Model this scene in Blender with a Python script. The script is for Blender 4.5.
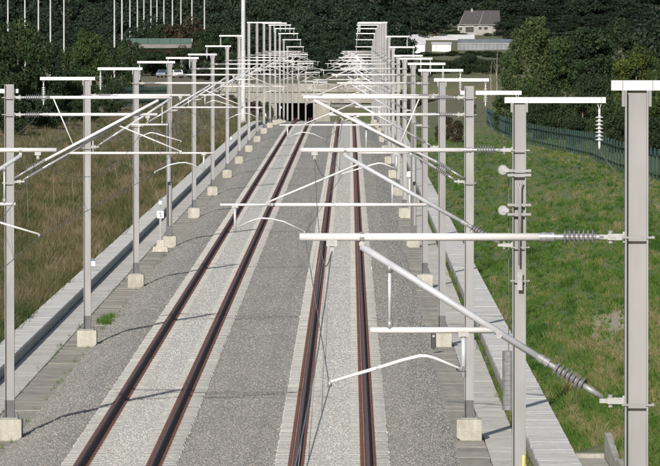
import bpy, math, random
import numpy as np
from mathutils import Vector, Matrix, Quaternion

# ------------------------------------------------------------------ clear
for o in list(bpy.data.objects):
    bpy.data.objects.remove(o)
scene = bpy.context.scene
COL = scene.collection
R = math.radians

# ------------------------------------------------------------------ camera
F = 7400.0            # focal length in photo pixels (660 wide): a long telephoto
CAMZ = 8.86           # height of the lens above the rail heads
HX, HY = 350.0, 30.0  # vanishing point of the straight track in the photograph
cam = bpy.data.cameras.new('camera')
cam.sensor_width = 36.0
cam.lens = 36.0 * F / 660.0
cam.clip_start = 1.0
cam.clip_end = 20000.0
camo = bpy.data.objects.new('camera', cam)
COL.objects.link(camo)
camo.location = (0, 0, CAMZ)
camo.rotation_euler = (R(90) - math.atan(203.0 / F), 0, math.atan(20.0 / F))
scene.camera = camo

# ------------------------------------------------------------------ world, sun, exposure
SUN_EL, SUN_AZ = R(24), R(191.5)      # sun behind the camera, a little to the left
world = bpy.data.worlds.new('World')
scene.world = world
world.use_nodes = True
wn = world.node_tree
sky = wn.nodes.new('ShaderNodeTexSky')
sky.sky_type = 'NISHITA'
sky.sun_disc = False
sky.sun_elevation = SUN_EL
sky.sun_rotation = SUN_AZ
sky.air_density = 1.0
sky.dust_density = 1.5
wn.links.new(sky.outputs[0], wn.nodes['Background'].inputs[0])
wn.nodes['Background'].inputs[1].default_value = 0.055
sun = bpy.data.lights.new('sun', 'SUN')
sun.energy = 4.0
sun.angle = R(0.55)
sun.color = (1.0, 0.955, 0.885)
suno = bpy.data.objects.new('sun', sun)
COL.objects.link(suno)
sd = Vector((math.sin(SUN_AZ) * math.cos(SUN_EL), math.cos(SUN_AZ) * math.cos(SUN_EL), math.sin(SUN_EL)))
suno.rotation_euler = (-sd).to_track_quat('-Z', 'Y').to_euler()
suno.location = (0, 0, 60)
scene.view_settings.view_transform = 'Standard'
scene.view_settings.look = 'None'
scene.view_settings.exposure = 0.78
scene.view_settings.gamma = 1.0
scene.view_settings.use_curve_mapping = False
scene.render.engine = 'CYCLES'
scene.render.resolution_x, scene.render.resolution_y = 1024, 723
scene.cycles.max_bounces = 6
scene.cycles.diffuse_bounces = 3

# ------------------------------------------------------------------ the lie of the land
AXR, AXL = -0.37, -4.82      # axes of the two tracks
CREST, RAD = 660.0, 24800.0
def gz(y):                   # height of the rails: level, then over a crest
    if y <= CREST: return 0.0
    if y <= 1150: return -(y - CREST) ** 2 / RAD
    d0 = (1150 - CREST) ** 2 / RAD
    return -d0 - 0.0395 * (1 - math.exp(-(y - 1150) / 60.0)) * 60
def cx(y):                   # gentle right-hand curve past the crest
    return 0.0 if y <= 900 else (y - 900) ** 2 / 20800.0
def P(x, y, Z):              # where a point seen at photo pixel x, y stands when it is Z metres away
    return Vector(((x - HX) * Z / F, Z, CAMZ - (y - HY) * Z / F))
def ss(a, b, t):
    t = max(0.0, min(1.0, (t - a) / (b - a)))
    return t * t * (3 - 2 * t)
def hnoise(x, y):
    return (math.sin(x * .37 + y * .021) * .5 + math.sin(x * .11 - y * .043 + 1.3) * .6 + math.sin(y * .13 + x * .8) * .25)
def zc(y):                   # crest of the grass bank on the right
    return max(-0.05, 1.55 - 0.0066 * (y - 354))
def hill(y):
    z = 2.2 * ss(1750, 2000, y) + 5.0 * ss(1980, 2230, y) + 5.5 * ss(2200, 2450, y) + 60 * ss(2400, 4200, y)
    return z
def hgt(X, y):
    x = X - cx(min(y, 1300))
    floor = gz(min(y, 1300))
    # side level
    if x > 4.8:
        d = x - 4.8
        t = min(1, d / 8.4)
        side = -0.32 + (zc(y) + .32) * (t * 0.75 + 0.25 * ss(0, 1, t))
        side += 0.07 * hnoise(X * 2.3, y * 1.2) * min(1, d) + 0.14 * hnoise(X, y) * min(1, d / 3)
        if x < 5.52 and y < 158.5: side = -.55
        if d > 8.4: side += 0.004 * (d - 8.4) * ss(8, 60, d)
    elif x < -10.05:
        d = -10.05 - x
        side = -0.42 + 0.045 * min(d, 22) + 0.12 * hnoise(X, y) * min(1, d / 2)
    else:
        side = 0.0; d = 0.0
    fill = ss(1195, 1260, y)
    if -10.05 <= x <= 4.8:
        z = (floor - 0.85) * (1 - fill) + 0.2 * fill
    else:
        cut = floor - 0.4 + 0.62 * d
        z = side if y <= CREST else min(side, cut * (1 - fill) + 10 * fill + 0.0)
    return z + hill(y)

# ------------------------------------------------------------------ materials
MATS = {}
def newmat(name):
    m = bpy.data.materials.new(name); m.use_nodes = True
    MATS[name] = m
    nt = m.node_tree
    return m, nt, nt.nodes['Principled BSDF']
def N(nt, t, **kw):
    n = nt.nodes.new(t)
    for k, v in kw.items():
        if k in n.inputs: n.inputs[k].default_value = v
        else: setattr(n, k, v)
    return n
def ramp(nt, src, stops):
    r = nt.nodes.new('ShaderNodeValToRGB')
    el = r.color_ramp.elements
    while len(el) < len(stops): el.new(0.5)
    for e, (p, c) in zip(el, stops):
        e.position = p; e.color = (c[0], c[1], c[2], 1)
    nt.links.new(src, r.inputs[0])
    return r.outputs[0]
def coords(nt, kind='Object', scale=(1, 1, 1)):
    t = nt.nodes.new('ShaderNodeTexCoord'); m = nt.nodes.new('ShaderNodeMapping')
    nt.links.new(t.outputs[kind], m.inputs[0]); m.inputs['Scale'].default_value = scale
    return m.outputs[0]
def wpos(nt, scale=(1, 1, 1)):
    t = nt.nodes.new('ShaderNodeNewGeometry'); m = nt.nodes.new('ShaderNodeMapping')
    nt.links.new(t.outputs['Position'], m.inputs[0]); m.inputs['Scale'].default_value = scale
    return m.outputs[0]
def noise(nt, vec, scale, detail=4, rough=.6):
    n = nt.nodes.new('ShaderNodeTexNoise')
    n.inputs['Scale'].default_value = scale; n.inputs['Detail'].default_value = detail
    n.inputs['Roughness'].default_value = rough
    nt.links.new(vec, n.inputs['Vector'])
    return n.outputs['Fac']
def mixc(nt, fac, a, b, mode='MIX'):
    m = nt.nodes.new('ShaderNodeMix'); m.data_type = 'RGBA'; m.blend_type = mode
    for s, v in ((0, fac), (6, a), (7, b)):
        if hasattr(v, 'is_linked'): nt.links.new(v, m.inputs[s])
        elif isinstance(v, (int, float)): m.inputs[s].default_value = v
        else: m.inputs[s].default_value = (v[0], v[1], v[2], 1)
    return m.outputs[2]
def bump(nt, bsdf, h, strength=.5, dist=.02):
    b = nt.nodes.new('ShaderNodeBump'); b.inputs['Strength'].default_value = strength
    b.inputs['Distance'].default_value = dist
    nt.links.new(h, b.inputs['Height']); nt.links.new(b.outputs[0], bsdf.inputs['Normal'])
def simple(name, c0, c1, scale=6.0, rough=.8, metal=0.0, world_=True, bumpd=0.0, stretch=(1, 1, 1), rnd=0.0):
    m, nt, b = newmat(name)
    v = wpos(nt, stretch) if world_ else coords(nt, 'Object', stretch)
    f = noise(nt, v, scale)
    c = ramp(nt, f, [(.3, c0), (.7, c1)])
    if rnd:
        oi = nt.nodes.new('ShaderNodeObjectInfo')
        r = ramp(nt, oi.outputs['Random'], [(0, (1 - rnd,) * 3), (1, (1 + rnd * .3,) * 3)])
        c = mixc(nt, 1.0, c, r, 'MULTIPLY')
    nt.links.new(c, b.inputs['Base Color'])
    b.inputs['Roughness'].default_value = rough
    b.inputs['Metallic'].default_value = metal
    if bumpd: bump(nt, b, f, .6, bumpd)
    return m

def g3(v): return (v, v, v)
simple('galv', (.175, .174, .178), (.235, .233, .238), 2.2, .6, .1, stretch=(1, 1, .3), bumpd=.0, rnd=.16)
simple('galv_white', (.50, .50, .50), (.62, .62, .615), 3.0, .45, .05)
simple('alu', (.49, .475, .48), (.56, .545, .55), 5, .30, .0)
simple('alu_dull', (.36, .37, .40), (.45, .46, .49), 5, .34, .2)
simple('insul', (.13, .13, .14), (.19, .19, .20), 9, .4)
simple('insul_light', (.38, .40, .42), (.50, .52, .53), 9, .4)
simple('coating', (.065, .065, .07), (.10, .10, .105), 5, .8)
simple('cast', (.20, .205, .21), (.30, .305, .31), 30, .42, .35)
simple('weight', (.10, .105, .11), (.17, .175, .18), 12, .65, .1)
simple('weight_zinc', (.18, .185, .19), (.27, .275, .28), 12, .55, .2)
simple('wire', (.13, .13, .13), (.20, .195, .19), 3, .55, .4)
simple('rope', (.03, .03, .03), (.06, .06, .06), 3, .7)
simple('white_paint', (.55, .56, .57), (.62, .62, .62), 6, .5)
simple('black_paint', (.012, .012, .012), (.02, .02, .02), 6, .5)
simple('blue_paint', (.045, .075, .11), (.08, .12, .17), 6, .5)
simple('yellow_paint', (.65, .50, .05), (.75, .58, .08), 6, .5)
simple('fence_green', (.004, .019, .016), (.008, .030, .025), 1.2, .85)
simple('bark', (.05, .04, .03), (.10, .085, .065), 4, .9)
simple('bark_pale', (.22, .20, .17), (.38, .36, .32), 3, .9)
simple('roof_tile', (.036, .034, .036), (.056, .052, .055), 1.5, .8)
simple('render_wall', (.17, .165, .16), (.26, .255, .245), .6, .9)
simple('window_glass', (.02, .025, .03), (.04, .045, .05), 1, .15)
simple('glasshouse', (.09, .105, .115), (.15, .165, .175), .35, .3)
simple('glasshouse_frame', (.16, .17, .175), (.22, .23, .235), 1, .5)
simple('shed_white', (.36, .37, .38), (.52, .52, .52), .3, .6)
simple('shed_grey', (.30, .31, .33), (.42, .43, .45), .3, .6)
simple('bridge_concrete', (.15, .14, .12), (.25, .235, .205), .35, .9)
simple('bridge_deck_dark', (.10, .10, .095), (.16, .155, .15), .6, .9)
simple('bridge_green', (.020, .050, .041), (.03, .072, .06), .5, .7)
simple('mast_pole', (.30, .31, .32), (.40, .41, .42), 1, .5)
simple('soil_dark', (.03, .028, .022), (.055, .05, .04), 3, .95)

# concrete (footings, slabs)
def concrete(name, c0, c1, c2, rnd=.12, st=0.25):
    m, nt, b = newmat(name)
    v = wpos(nt)
    f1 = noise(nt, v, 1.3, 5, .65); f2 = noise(nt, v, 22, 4, .7)
    vs = wpos(nt, (9, 9, 1.0)); f3 = noise(nt, vs, .8, 3, .6)
    c = ramp(nt, f1, [(.28, c0), (.5, c1), (.72, c2)])
    c = mixc(nt, .35, c, ramp(nt, f2, [(.3, g3(.35)), (.7, g3(.95))]), 'MULTIPLY')
    c = mixc(nt, st, c, ramp(nt, f3, [(.35, (.35, .34, .28)), (.6, g3(1))]), 'MULTIPLY')
    oi = nt.nodes.new('ShaderNodeObjectInfo')
    r = ramp(nt, oi.outputs['Random'], [(0, g3(1 - rnd)), (1, g3(1.0))])
    c = mixc(nt, 1.0, c, r, 'MULTIPLY')
    nt.links.new(c, b.inputs['Base Color']); b.inputs['Roughness'].default_value = .92
    bump(nt, b, f2, .5, .006)
concrete('footing', (.27, .255, .215), (.36, .345, .30), (.42, .405, .36), .1)
concrete('lid', (.52, .51, .485), (.60, .59, .565), (.66, .65, .625), .12)
concrete('trough', (.30, .29, .27), (.38, .37, .34), (.42, .41, .38), .1)
concrete('walkway', (.45, .43, .385), (.55, .53, .485), (.61, .59, .54), .12)
concrete('slat', (.27, .245, .20), (.35, .325, .275), (.43, .40, .345), .25)
concrete('sleeper', (.36, .35, .325), (.43, .42, .395), (.48, .47, .445), .0, .2)

nt = MATS['sleeper'].node_tree; b = nt.nodes['Principled BSDF']
at = nt.nodes.new('ShaderNodeAttribute'); at.attribute_name = 'tone'
old = b.inputs['Base Color'].links[0].from_socket
nt.links.new(mixc(nt, 1.0, old, ramp(nt, at.outputs['Fac'], [(0, g3(.9)), (1, g3(1.05))]), 'MULTIPLY'), b.inputs['Base Color'])
# ballast
def ballast(name):
    m, nt, b = newmat(name)
    v = wpos(nt)
    vo = nt.nodes.new('ShaderNodeTexVoronoi'); vo.inputs['Scale'].default_value = 17
    nt.links.new(v, vo.inputs['Vector'])
    sep = nt.nodes.new('ShaderNodeSeparateColor'); nt.links.new(vo.outputs['Color'], sep.inputs[0])
    c = ramp(nt, sep.outputs[0], [(0, (.19, .18, .163)), (.5, (.245, .233, .212)), (1, (.305, .292, .268))])
    big = noise(nt, wpos(nt, (1, .12, 1)), .9, 4, .6)
    c = mixc(nt, .5, c, ramp(nt, big, [(.3, g3(.72)), (.7, g3(1.0))]), 'MULTIPLY')
    nt.links.new(c, b.inputs['Base Color']); b.inputs['Roughness'].default_value = .95
    bump(nt, b, vo.outputs['Distance'], .9, .03)
ballast('ballast')
def crib(name):
    m, nt, b = newmat(name)
    vo = nt.nodes.new('ShaderNodeTexVoronoi'); vo.inputs['Scale'].default_value = 20
    nt.links.new(wpos(nt), vo.inputs['Vector'])
    sep = nt.nodes.new('ShaderNodeSeparateColor'); nt.links.new(vo.outputs['Color'], sep.inputs[0])
    c = ramp(nt, sep.outputs[0], [(0, (.31, .30, .275)), (.5, (.41, .40, .37)), (1, (.49, .48, .445))])
    nt.links.new(c, b.inputs['Base Color']); b.inputs['Roughness'].default_value = .95
    bump(nt, b, vo.outputs['Distance'], .8, .02)
crib('crib')
def stone_mat(name, stops):
    m, nt, b = newmat(name)
    at = nt.nodes.new('ShaderNodeAttribute'); at.attribute_name = 'tone'
    c = ramp(nt, at.outputs['Fac'], stops)
    big = noise(nt, wpos(nt, (1, .12, 1)), .9, 4, .6)
    c = mixc(nt, .4, c, ramp(nt, big, [(.3, g3(.72)), (.7, g3(1.0))]), 'MULTIPLY')
    nt.links.new(c, b.inputs['Base Color']); b.inputs['Roughness'].default_value = .9
stone_mat('stone_pale', [(0, (.29, .28, .255)), (.5, (.40, .39, .36)), (1, (.50, .49, .455))])
stone_mat('stone', [(0, (.155, .147, .133)), (.5, (.235, .223, .203)), (.9, (.305, .292, .268)), (1, (.42, .405, .37))])
# rails
m, nt, b = newmat('rail_rust')
f = noise(nt, wpos(nt, (6, 1.2, 6)), 3, 4, .6)
nt.links.new(ramp(nt, f, [(.3, (.055, .023, .017)), (.7, (.095, .037, .026))]), b.inputs['Base Color'])
b.inputs['Roughness'].default_value = .75
m, nt, b = newmat('rail_head')
f = noise(nt, wpos(nt, (6, .5, 6)), 3, 3, .6)
nt.links.new(ramp(nt, f, [(.3, (.065, .030, .024)), (.7, (.11, .062, .052))]), b.inputs['Base Color'])
b.inputs['Roughness'].default_value = .6
# ground
m, nt, b = newmat('ground')
v = wpos(nt)
f1 = noise(nt, v, .16, 5, .65); f2 = noise(nt, v, 1.6, 5, .7); f3 = noise(nt, v, 9, 3, .6)
grass = ramp(nt, f2, [(.3, (.045, .075, .018)), (.55, (.080, .115, .030)), (.75, (.12, .125, .045))])
dry = ramp(nt, f2, [(.3, (.080, .065, .035)), (.55, (.125, .105, .060)), (.75, (.165, .140, .085))])
sx = nt.nodes.new('ShaderNodeSeparateXYZ'); nt.links.new(v, sx.inputs[0])
side = nt.nodes.new('ShaderNodeMapRange'); side.inputs[1].default_value = -9; side.inputs[2].default_value = -8
side.inputs[3].default_value = .28; side.inputs[4].default_value = -.14
nt.links.new(sx.outputs[0], side.inputs[0])
add = nt.nodes.new('ShaderNodeMath'); add.operation = 'ADD'
far_ = nt.nodes.new('ShaderNodeMapRange'); far_.inputs[1].default_value = 600; far_.inputs[2].default_value = 760
far_.inputs[3].default_value = 0; far_.inputs[4].default_value = .17
nt.links.new(sx.outputs[1], far_.inputs[0])
add0 = nt.nodes.new('ShaderNodeMath'); add0.operation = 'ADD'
nt.links.new(f1, add0.inputs[0]); nt.links.new(far_.outputs[0], add0.inputs[1])
nt.links.new(add0.outputs[0], add.inputs[0]); nt.links.new(side.outputs[0], add.inputs[1])
sel = ramp(nt, add.outputs[0], [(.42, g3(0)), (.58, g3(1))])
c = mixc(nt, sel, grass, dry)
c = mixc(nt, .4, c, ramp(nt, f3, [(.3, g3(.5)), (.7, g3(1))]), 'MULTIPLY')
vd = nt.nodes.new('ShaderNodeVectorMath'); vd.operation = 'SUBTRACT'; nt.links.new(v, vd.inputs[0]); vd.inputs[1].default_value = (7.5, 211, .5)
vm_ = nt.nodes.new('ShaderNodeVectorMath'); vm_.operation = 'MULTIPLY'; nt.links.new(vd.outputs[0], vm_.inputs[0]); vm_.inputs[1].default_value = (1 / 1.0, 1 / 13, 0)
vl = nt.nodes.new('ShaderNodeVectorMath'); vl.operation = 'LENGTH'; nt.links.new(vm_.outputs[0], vl.inputs[0])
soil = ramp(nt, vl.outputs['Value'], [(.55, g3(1)), (1.0, g3(0))])
c = mixc(nt, soil, c, ramp(nt, f2, [(.3, (.20, .175, .125)), (.7, (.32, .285, .215))]))
nt.links.new(c, b.inputs['Base Color']); b.inputs['Roughness'].default_value = 1.0
bump(nt, b, f3, .8, .08)
# grass blades and weeds: colour by attribute
def blades(name, stops):
    m, nt, b = newmat(name)
    at = nt.nodes.new('ShaderNodeAttribute'); at.attribute_name = 'tone'
    c = ramp(nt, at.outputs['Fac'], stops)
    nt.links.new(c, b.inputs['Base Color']); b.inputs['Roughness'].default_value = .8
    b.inputs['Specular IOR Level'].default_value = .15
blades('grass', [(0, (.016, .040, .006)), (.3, (.036, .082, .011)), (.52, (.060, .100, .018)), (.72, (.100, .098, .036)), (1, (.165, .138, .075))])
blades('weeds', [(0, (.014, .026, .007)), (.28, (.038, .052, .014)), (.48, (.064, .062, .026)), (.72, (.086, .066, .040)), (1, (.145, .118, .076))])
# foliage
def foliage(name, c0, c1, c2, var=.35):
    m, nt, b = newmat(name)
    oi = nt.nodes.new('ShaderNodeObjectInfo')
    at = nt.nodes.new('ShaderNodeAttribute'); at.attribute_name = 'tone'
    c = ramp(nt, at.outputs['Fac'], [(0, c0), (.5, c1), (1, c2)])
    r = ramp(nt, oi.outputs['Random'], [(0, (.75, .85, .95)), (.5, (1, 1, 1)), (1, (1.12, 1.0, .82))])
    c = mixc(nt, var * 2, c, r, 'MULTIPLY')
    nt.links.new(c, b.inputs['Base Color']); b.inputs['Roughness'].default_value = .7
    b.inputs['Specular IOR Level'].default_value = .2
foliage('leaf_dark', (.008, .015, .007), (.014, .026, .010), (.024, .040, .014))
foliage('leaf_mid', (.011, .022, .007), (.021, .038, .010), (.036, .056, .015))
foliage('leaf_light', (.018, .032, .011), (.031, .050, .017), (.048, .068, .025))
foliage('leaf_yellow', (.024, .036, .006), (.046, .060, .010), (.072, .084, .016))
foliage('leaf_rust', (.020, .016, .009), (.034, .025, .013), (.055, .036, .018))
foliage('leaf_forest', (.007, .014, .009), (.0125, .023, .013), (.021, .034, .017))

# ------------------------------------------------------------------ mesh helpers
class MB:
    def __init__(s): s.v = []; s.f = []; s.smooth = []
    def add(s, vs, fs, smooth=False):
        o = len(s.v); s.v += [tuple(p) for p in vs]
        for f in fs: s.f.append(tuple(i + o for i in f)); s.smooth.append(smooth)
        return s
    def box(s, x0, x1, y0, y1, z0, z1):
        vs = [(x0, y0, z0), (x1, y0, z0), (x1, y1, z0), (x0, y1, z0), (x0, y0, z1), (x1, y0, z1), (x1, y1, z1), (x0, y1, z1)]
        return s.add(vs, [(0, 3, 2, 1), (4, 5, 6, 7), (0, 1, 5, 4), (1, 2, 6, 5), (2, 3, 7, 6), (3, 0, 4, 7)])
    def cbox(s, x0, x1, y0, y1, z0, z1, c):        # box with chamfered vertical and top edges
        def ring(a, z): return [(x0 + a, y0 + c, z), (x0 + c, y0 + a, z), (x1 - c, y0 + a, z), (x1 - a, y0 + c, z),
                                (x1 - a, y1 - c, z), (x1 - c, y1 - a, z), (x0 + c, y1 - a, z), (x0 + a, y1 - c, z)]
        vs = ring(0, z0) + ring(0, z1 - c) + ring(c * .8, z1)
        fs = [tuple(range(7, -1, -1)), tuple(range(16, 24))]
        for k in (0, 8):
            for i in range(8): j = (i + 1) % 8; fs.append((k + i, k + j, k + 8 + j, k + 8 + i))
        return s.add(vs, fs)
    def tube(s, pts, r, n=10, cap=True):
        pts = [Vector(p) for p in pts]
        rs = r if isinstance(r, (list, tuple)) else [r] * len(pts)
        vs = []; fs = []
        up = None
        for i, p in enumerate(pts):
            t = (pts[min(i + 1, len(pts) - 1)] - pts[max(i - 1, 0)]).normalized()
            if up is None:
                up = Vector((0, 0, 1)) if abs(t.z) < .9 else Vector((0, 1, 0))
            a = t.cross(up).normalized(); bb = a.cross(t).normalized(); up = bb
            for k in range(n):
                an = 2 * math.pi * k / n
                vs.append(p + (a * math.cos(an) + bb * math.sin(an)) * rs[i])
        for i in range(len(pts) - 1):
            for k in range(n):
                k2 = (k + 1) % n
                fs.append((i * n + k, i * n + k2, (i + 1) * n + k2, (i + 1) * n + k))
        s.add(vs, fs, True)
        if cap:
            o = len(s.v) - len(vs)
            s.f.append(tuple(o + k for k in range(n))[::-1]); s.smooth.append(False)
            s.f.append(tuple(o + (len(pts) - 1) * n + k for k in range(n))); s.smooth.append(False)
        return s
    def lathe(s, p0, p1, prof, n=14):              # prof: (t along 0..1, radius)
        p0 = Vector(p0); p1 = Vector(p1)
        pts = [p0.lerp(p1, t) for t, r in prof]
        d = (p1 - p0).normalized()
        up = Vector((0, 0, 1)) if abs(d.z) < .9 else Vector((0, 1, 0))
        a = d.cross(up).normalized(); b2 = a.cross(d)
        vs = []; fs = []
        for p, (t, r) in zip(pts, prof):
            for k in range(n):
                an = 2 * math.pi * k / n
                vs.append(p + (a * math.cos(an) + b2 * math.sin(an)) * r)
        for i in range(len(prof) - 1):
            for k in range(n):
                k2 = (k + 1) % n
                fs.append((i * n + k, i * n + k2, (i + 1) * n + k2, (i + 1) * n + k))
        fs.append(tuple(range(n))[::-1]); fs.append(tuple((len(prof) - 1) * n + k for k in range(n)))
        return s.add(vs, fs, False)
    def mesh(s, name, mat, mirror=False):
        me = bpy.data.meshes.new(name)
        vs = [(-x, y, z) for x, y, z in s.v] if mirror else s.v
        fs = [f[::-1] for f in s.f] if mirror else s.f
        me.from_pydata(vs, [], fs)
        me.polygons.foreach_set('use_smooth', s.smooth)
        me.materials.append(MATS[mat]); me.update()
        return me
def link(name, me, parent=None, loc=(0, 0, 0)):
    o = bpy.data.objects.new(name, me)
    COL.objects.link(o); o.location = loc
    if parent is not None: o.parent = parent
    return o
def tag(o, label=None, cat=None, group=None, kind=None):
    if label: o['label'] = label
    if cat: o['category'] = cat
    if group: o['group'] = group
    if kind: o['kind'] = kind
    return o
def empty(name, loc, label, cat, group=None):
    o = bpy.data.objects.new(name, None); COL.objects.link(o)
    o.location = loc; o.empty_display_size = .3
    return tag(o, label, cat, group)
def npmesh(name, verts, faces, mat, tone=None):     # verts (n,3); faces (m,k) numpy
    me = bpy.data.meshes.new(name)
    k = faces.shape[1]
    me.vertices.add(len(verts)); me.vertices.foreach_set('co', verts.astype(np.float32).ravel())
    me.loops.add(faces.size); me.loops.foreach_set('vertex_index', faces.astype(np.int32).ravel())
    me.polygons.add(len(faces))
    me.polygons.foreach_set('loop_start', np.arange(0, faces.size, k, dtype=np.int32))
    if tone is not None:
        a = me.attributes.new('tone', 'FLOAT', 'POINT'); a.data.foreach_set('value', tone.astype(np.float32))
    me.materials.append(MATS[mat]); me.update(calc_edges=True); me.validate()
    return me
rng = np.random.default_rng(7)
random.seed(5)
vgz = np.vectorize(gz); vcx = np.vectorize(cx); vh = np.vectorize(hgt)
def stations(y0, y1):
    ys = []; y = y0
    while y < y1:
        ys.append(y); y += 25 if y < 600 else 12
    return ys + [y1]
def loft(name, prof, y0, y1, mat, closed=False, parent=None, ys=None):
    """sweep a cross-section (x, z) along the line, following crest and curve"""
    ys = ys or stations(y0, y1)
    vs = []; fs = []; n = len(prof)
    for y in ys:
        c, g = cx(y), gz(y)
        for x, z in prof: vs.append((x + c, y, z + g))
    m = n if closed else n - 1
    for i in range(len(ys) - 1):
        for k in range(m):
            k2 = (k + 1) % n
            fs.append((i * n + k, i * n + k2, (i + 1) * n + k2, (i + 1) * n + k))
    mb = MB(); mb.add(vs, fs)
    if closed:
        mb.f.append(tuple(range(n))[::-1]); mb.smooth.append(False)
        mb.f.append(tuple((len(ys) - 1) * n + k for k in range(n))); mb.smooth.append(False)
    return link(name, mb.mesh(name, mat), parent)

# ------------------------------------------------------------------ ground
xs = sorted(set([-1500, -900, -500, -300, -200, -140, -100, -75, -58, -46] + list(np.arange(-38, -10, 1.4)) +
                [-10.06, -10.0, -9.9] + [-7, -2, 2, 4.6, 4.7, 4.82, 5.50, 5.54] + list(np.arange(5.4, 24, .8)) +
                [26, 30, 36, 44, 54, 68, 85, 110, 150, 210, 300, 500, 900, 1500]))
ys = list(np.arange(10, 660, 6.0)) + list(np.arange(660, 1330, 9.0)) + list(np.arange(1340, 2500, 35.0)) + [2600, 2800, 3100, 3500, 4000]
vs = []; fs = []
for y in ys:
    c = cx(min(y, 1300))
    for x in xs:
        X = x + c if abs(x) < 40 else x
        vs.append((X, y, hgt(X, y)))
n = len(xs)
for i in range(len(ys) - 1):
    for k in range(n - 1):
        fs.append((i * n + k, i * n + k + 1, (i + 1) * n + k + 1, (i + 1) * n + k))
mb = MB(); mb.add(vs, fs, True)
tag(link('ground', mb.mesh('ground', 'ground')), kind='structure')

# ------------------------------------------------------------------ ballast, walkways, troughs
bp = [(-7.95, -.62), (-7.62, -.50), (-7.2, -.36), (-6.75, -.235), (-6.5, -.23), (-6.05, -.24), (-5.3, -.24), (-4.82, -.228), (-4.3, -.24), (-3.6, -.24), (-3.3, -.235),
      (-2.9, -.235), (-2.6, -.24), (-2.2, -.235), (-1.9, -.235), (-1.58, -.24), (-.85, -.24), (-.37, -.228), (.1, -.24), (.85, -.24), (1.2, -.23),
      (1.5, -.235), (1.95, -.36), (2.35, -.50), (2.62, -.62)]
tag(loft('ballast', bp, 40, 1190, 'ballast'), kind='structure')
for ax in (AXL, AXR):     # paler, dusty stone packed between the sleepers
    tag(loft('ballast', [(ax - 1.19, -.30), (ax - 1.18, -.197), (ax - .45, -.194), (ax, -.198), (ax + .45, -.194), (ax + 1.18, -.197), (ax + 1.19, -.30)], 60, 1190, 'crib'), kind='structure')
tag(loft('walkway_bed', [(-9.45, -.56), (-7.5, -.56)], 40, 1190, 'soil_dark'), kind='structure')
tag(loft('walkway_bed', [(2.3, -.56), (4.05, -.56)], 40, 1190, 'soil_dark'), kind='structure')

def slab_run(parent, name, x0, x1, z0, z1, mat, ynear, yfar, pitch, gap, jitter, count, ch=.012):
    """separate slabs laid one after another; the far ones, too fine to pick apart, are one part"""
    me = MB().cbox(-(x1 - x0) / 2, (x1 - x0) / 2, gap / 2, pitch - gap / 2, z0, z1, ch).mesh(name, mat)
    y = ynear; k = 0
    while k < count and y < yfar:
        o = link(name, me, parent, ((x0 + x1) / 2 + cx(y) + random.uniform(-jitter, jitter) * .6, y, gz(y) + random.uniform(-jitter, jitter) * .5))
        o.rotation_euler = (random.uniform(-1, 1) * jitter * .15, random.uniform(-1, 1) * jitter * .5, random.uniform(-1, 1) * jitter * .3)
        y += pitch; k += 1
    if y < yfar:
        far = loft(name, [(x0, z0), (x0, z1), (x1, z1), (x1, z0)], y, yfar, mat, True, parent)
        far['kind'] = 'stuff'
YN = 128
# left: slatted strip, smooth strip, raised trough
w = empty('walkway', (0, 0, 0), 'paved service walkway beside the weedy brown bank', 'walkway')
slab_run(w, 'slat_slab', -8.50, -7.55, -.66, -.505, 'slat', YN, 1180, 2.0, .030, .014, 150, .006)
slab_run(w, 'paving_slab', -9.33, -8.52, -.66, -.495, 'walkway', YN, 1180, 3.0, .014, .005, 110, .005)
t = empty('cable_trough', (0, 0, 0), 'raised concrete cable trough along the weedy brown bank, its track side in shadow', 'cable trough')
loft('trough_wall', [(-10.03, -.9), (-10.03, -.235), (-9.37, -.235), (-9.37, -.9)], 60, 1180, 'trough', True, t)
slab_run(t, 'lid_slab', -10.08, -9.345, -.23, -.155, 'lid', YN, 1180, 1.0, .010, .006, 280, .005)
# right
w = empty('walkway', (0, 0, 0), 'paved service walkway beside the green grass bank', 'walkway')
slab_run(w, 'slat_slab', 2.22, 3.06, -.66, -.505, 'slat', YN, 1180, 2.0, .030, .014, 150, .006)
slab_run(w, 'paving_slab', 3.08, 3.80, -.66, -.495, 'walkway', YN, 1180, 3.0, .014, .005, 110, .005)
t = empty('cable_trough', (0, 0, 0), 'raised concrete cable trough with pale lids at the foot of the green grass bank', 'cable trough')
loft('trough_wall', [(3.96, -.9), (3.96, -.20), (4.74, -.20), (4.74, -.9)], 60, 1180, 'trough', True, t)
slab_run(t, 'lid_slab', 3.92, 4.78, -.195, -.11, 'lid', YN, 1180, 1.0, .010, .007, 280, .005)

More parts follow.
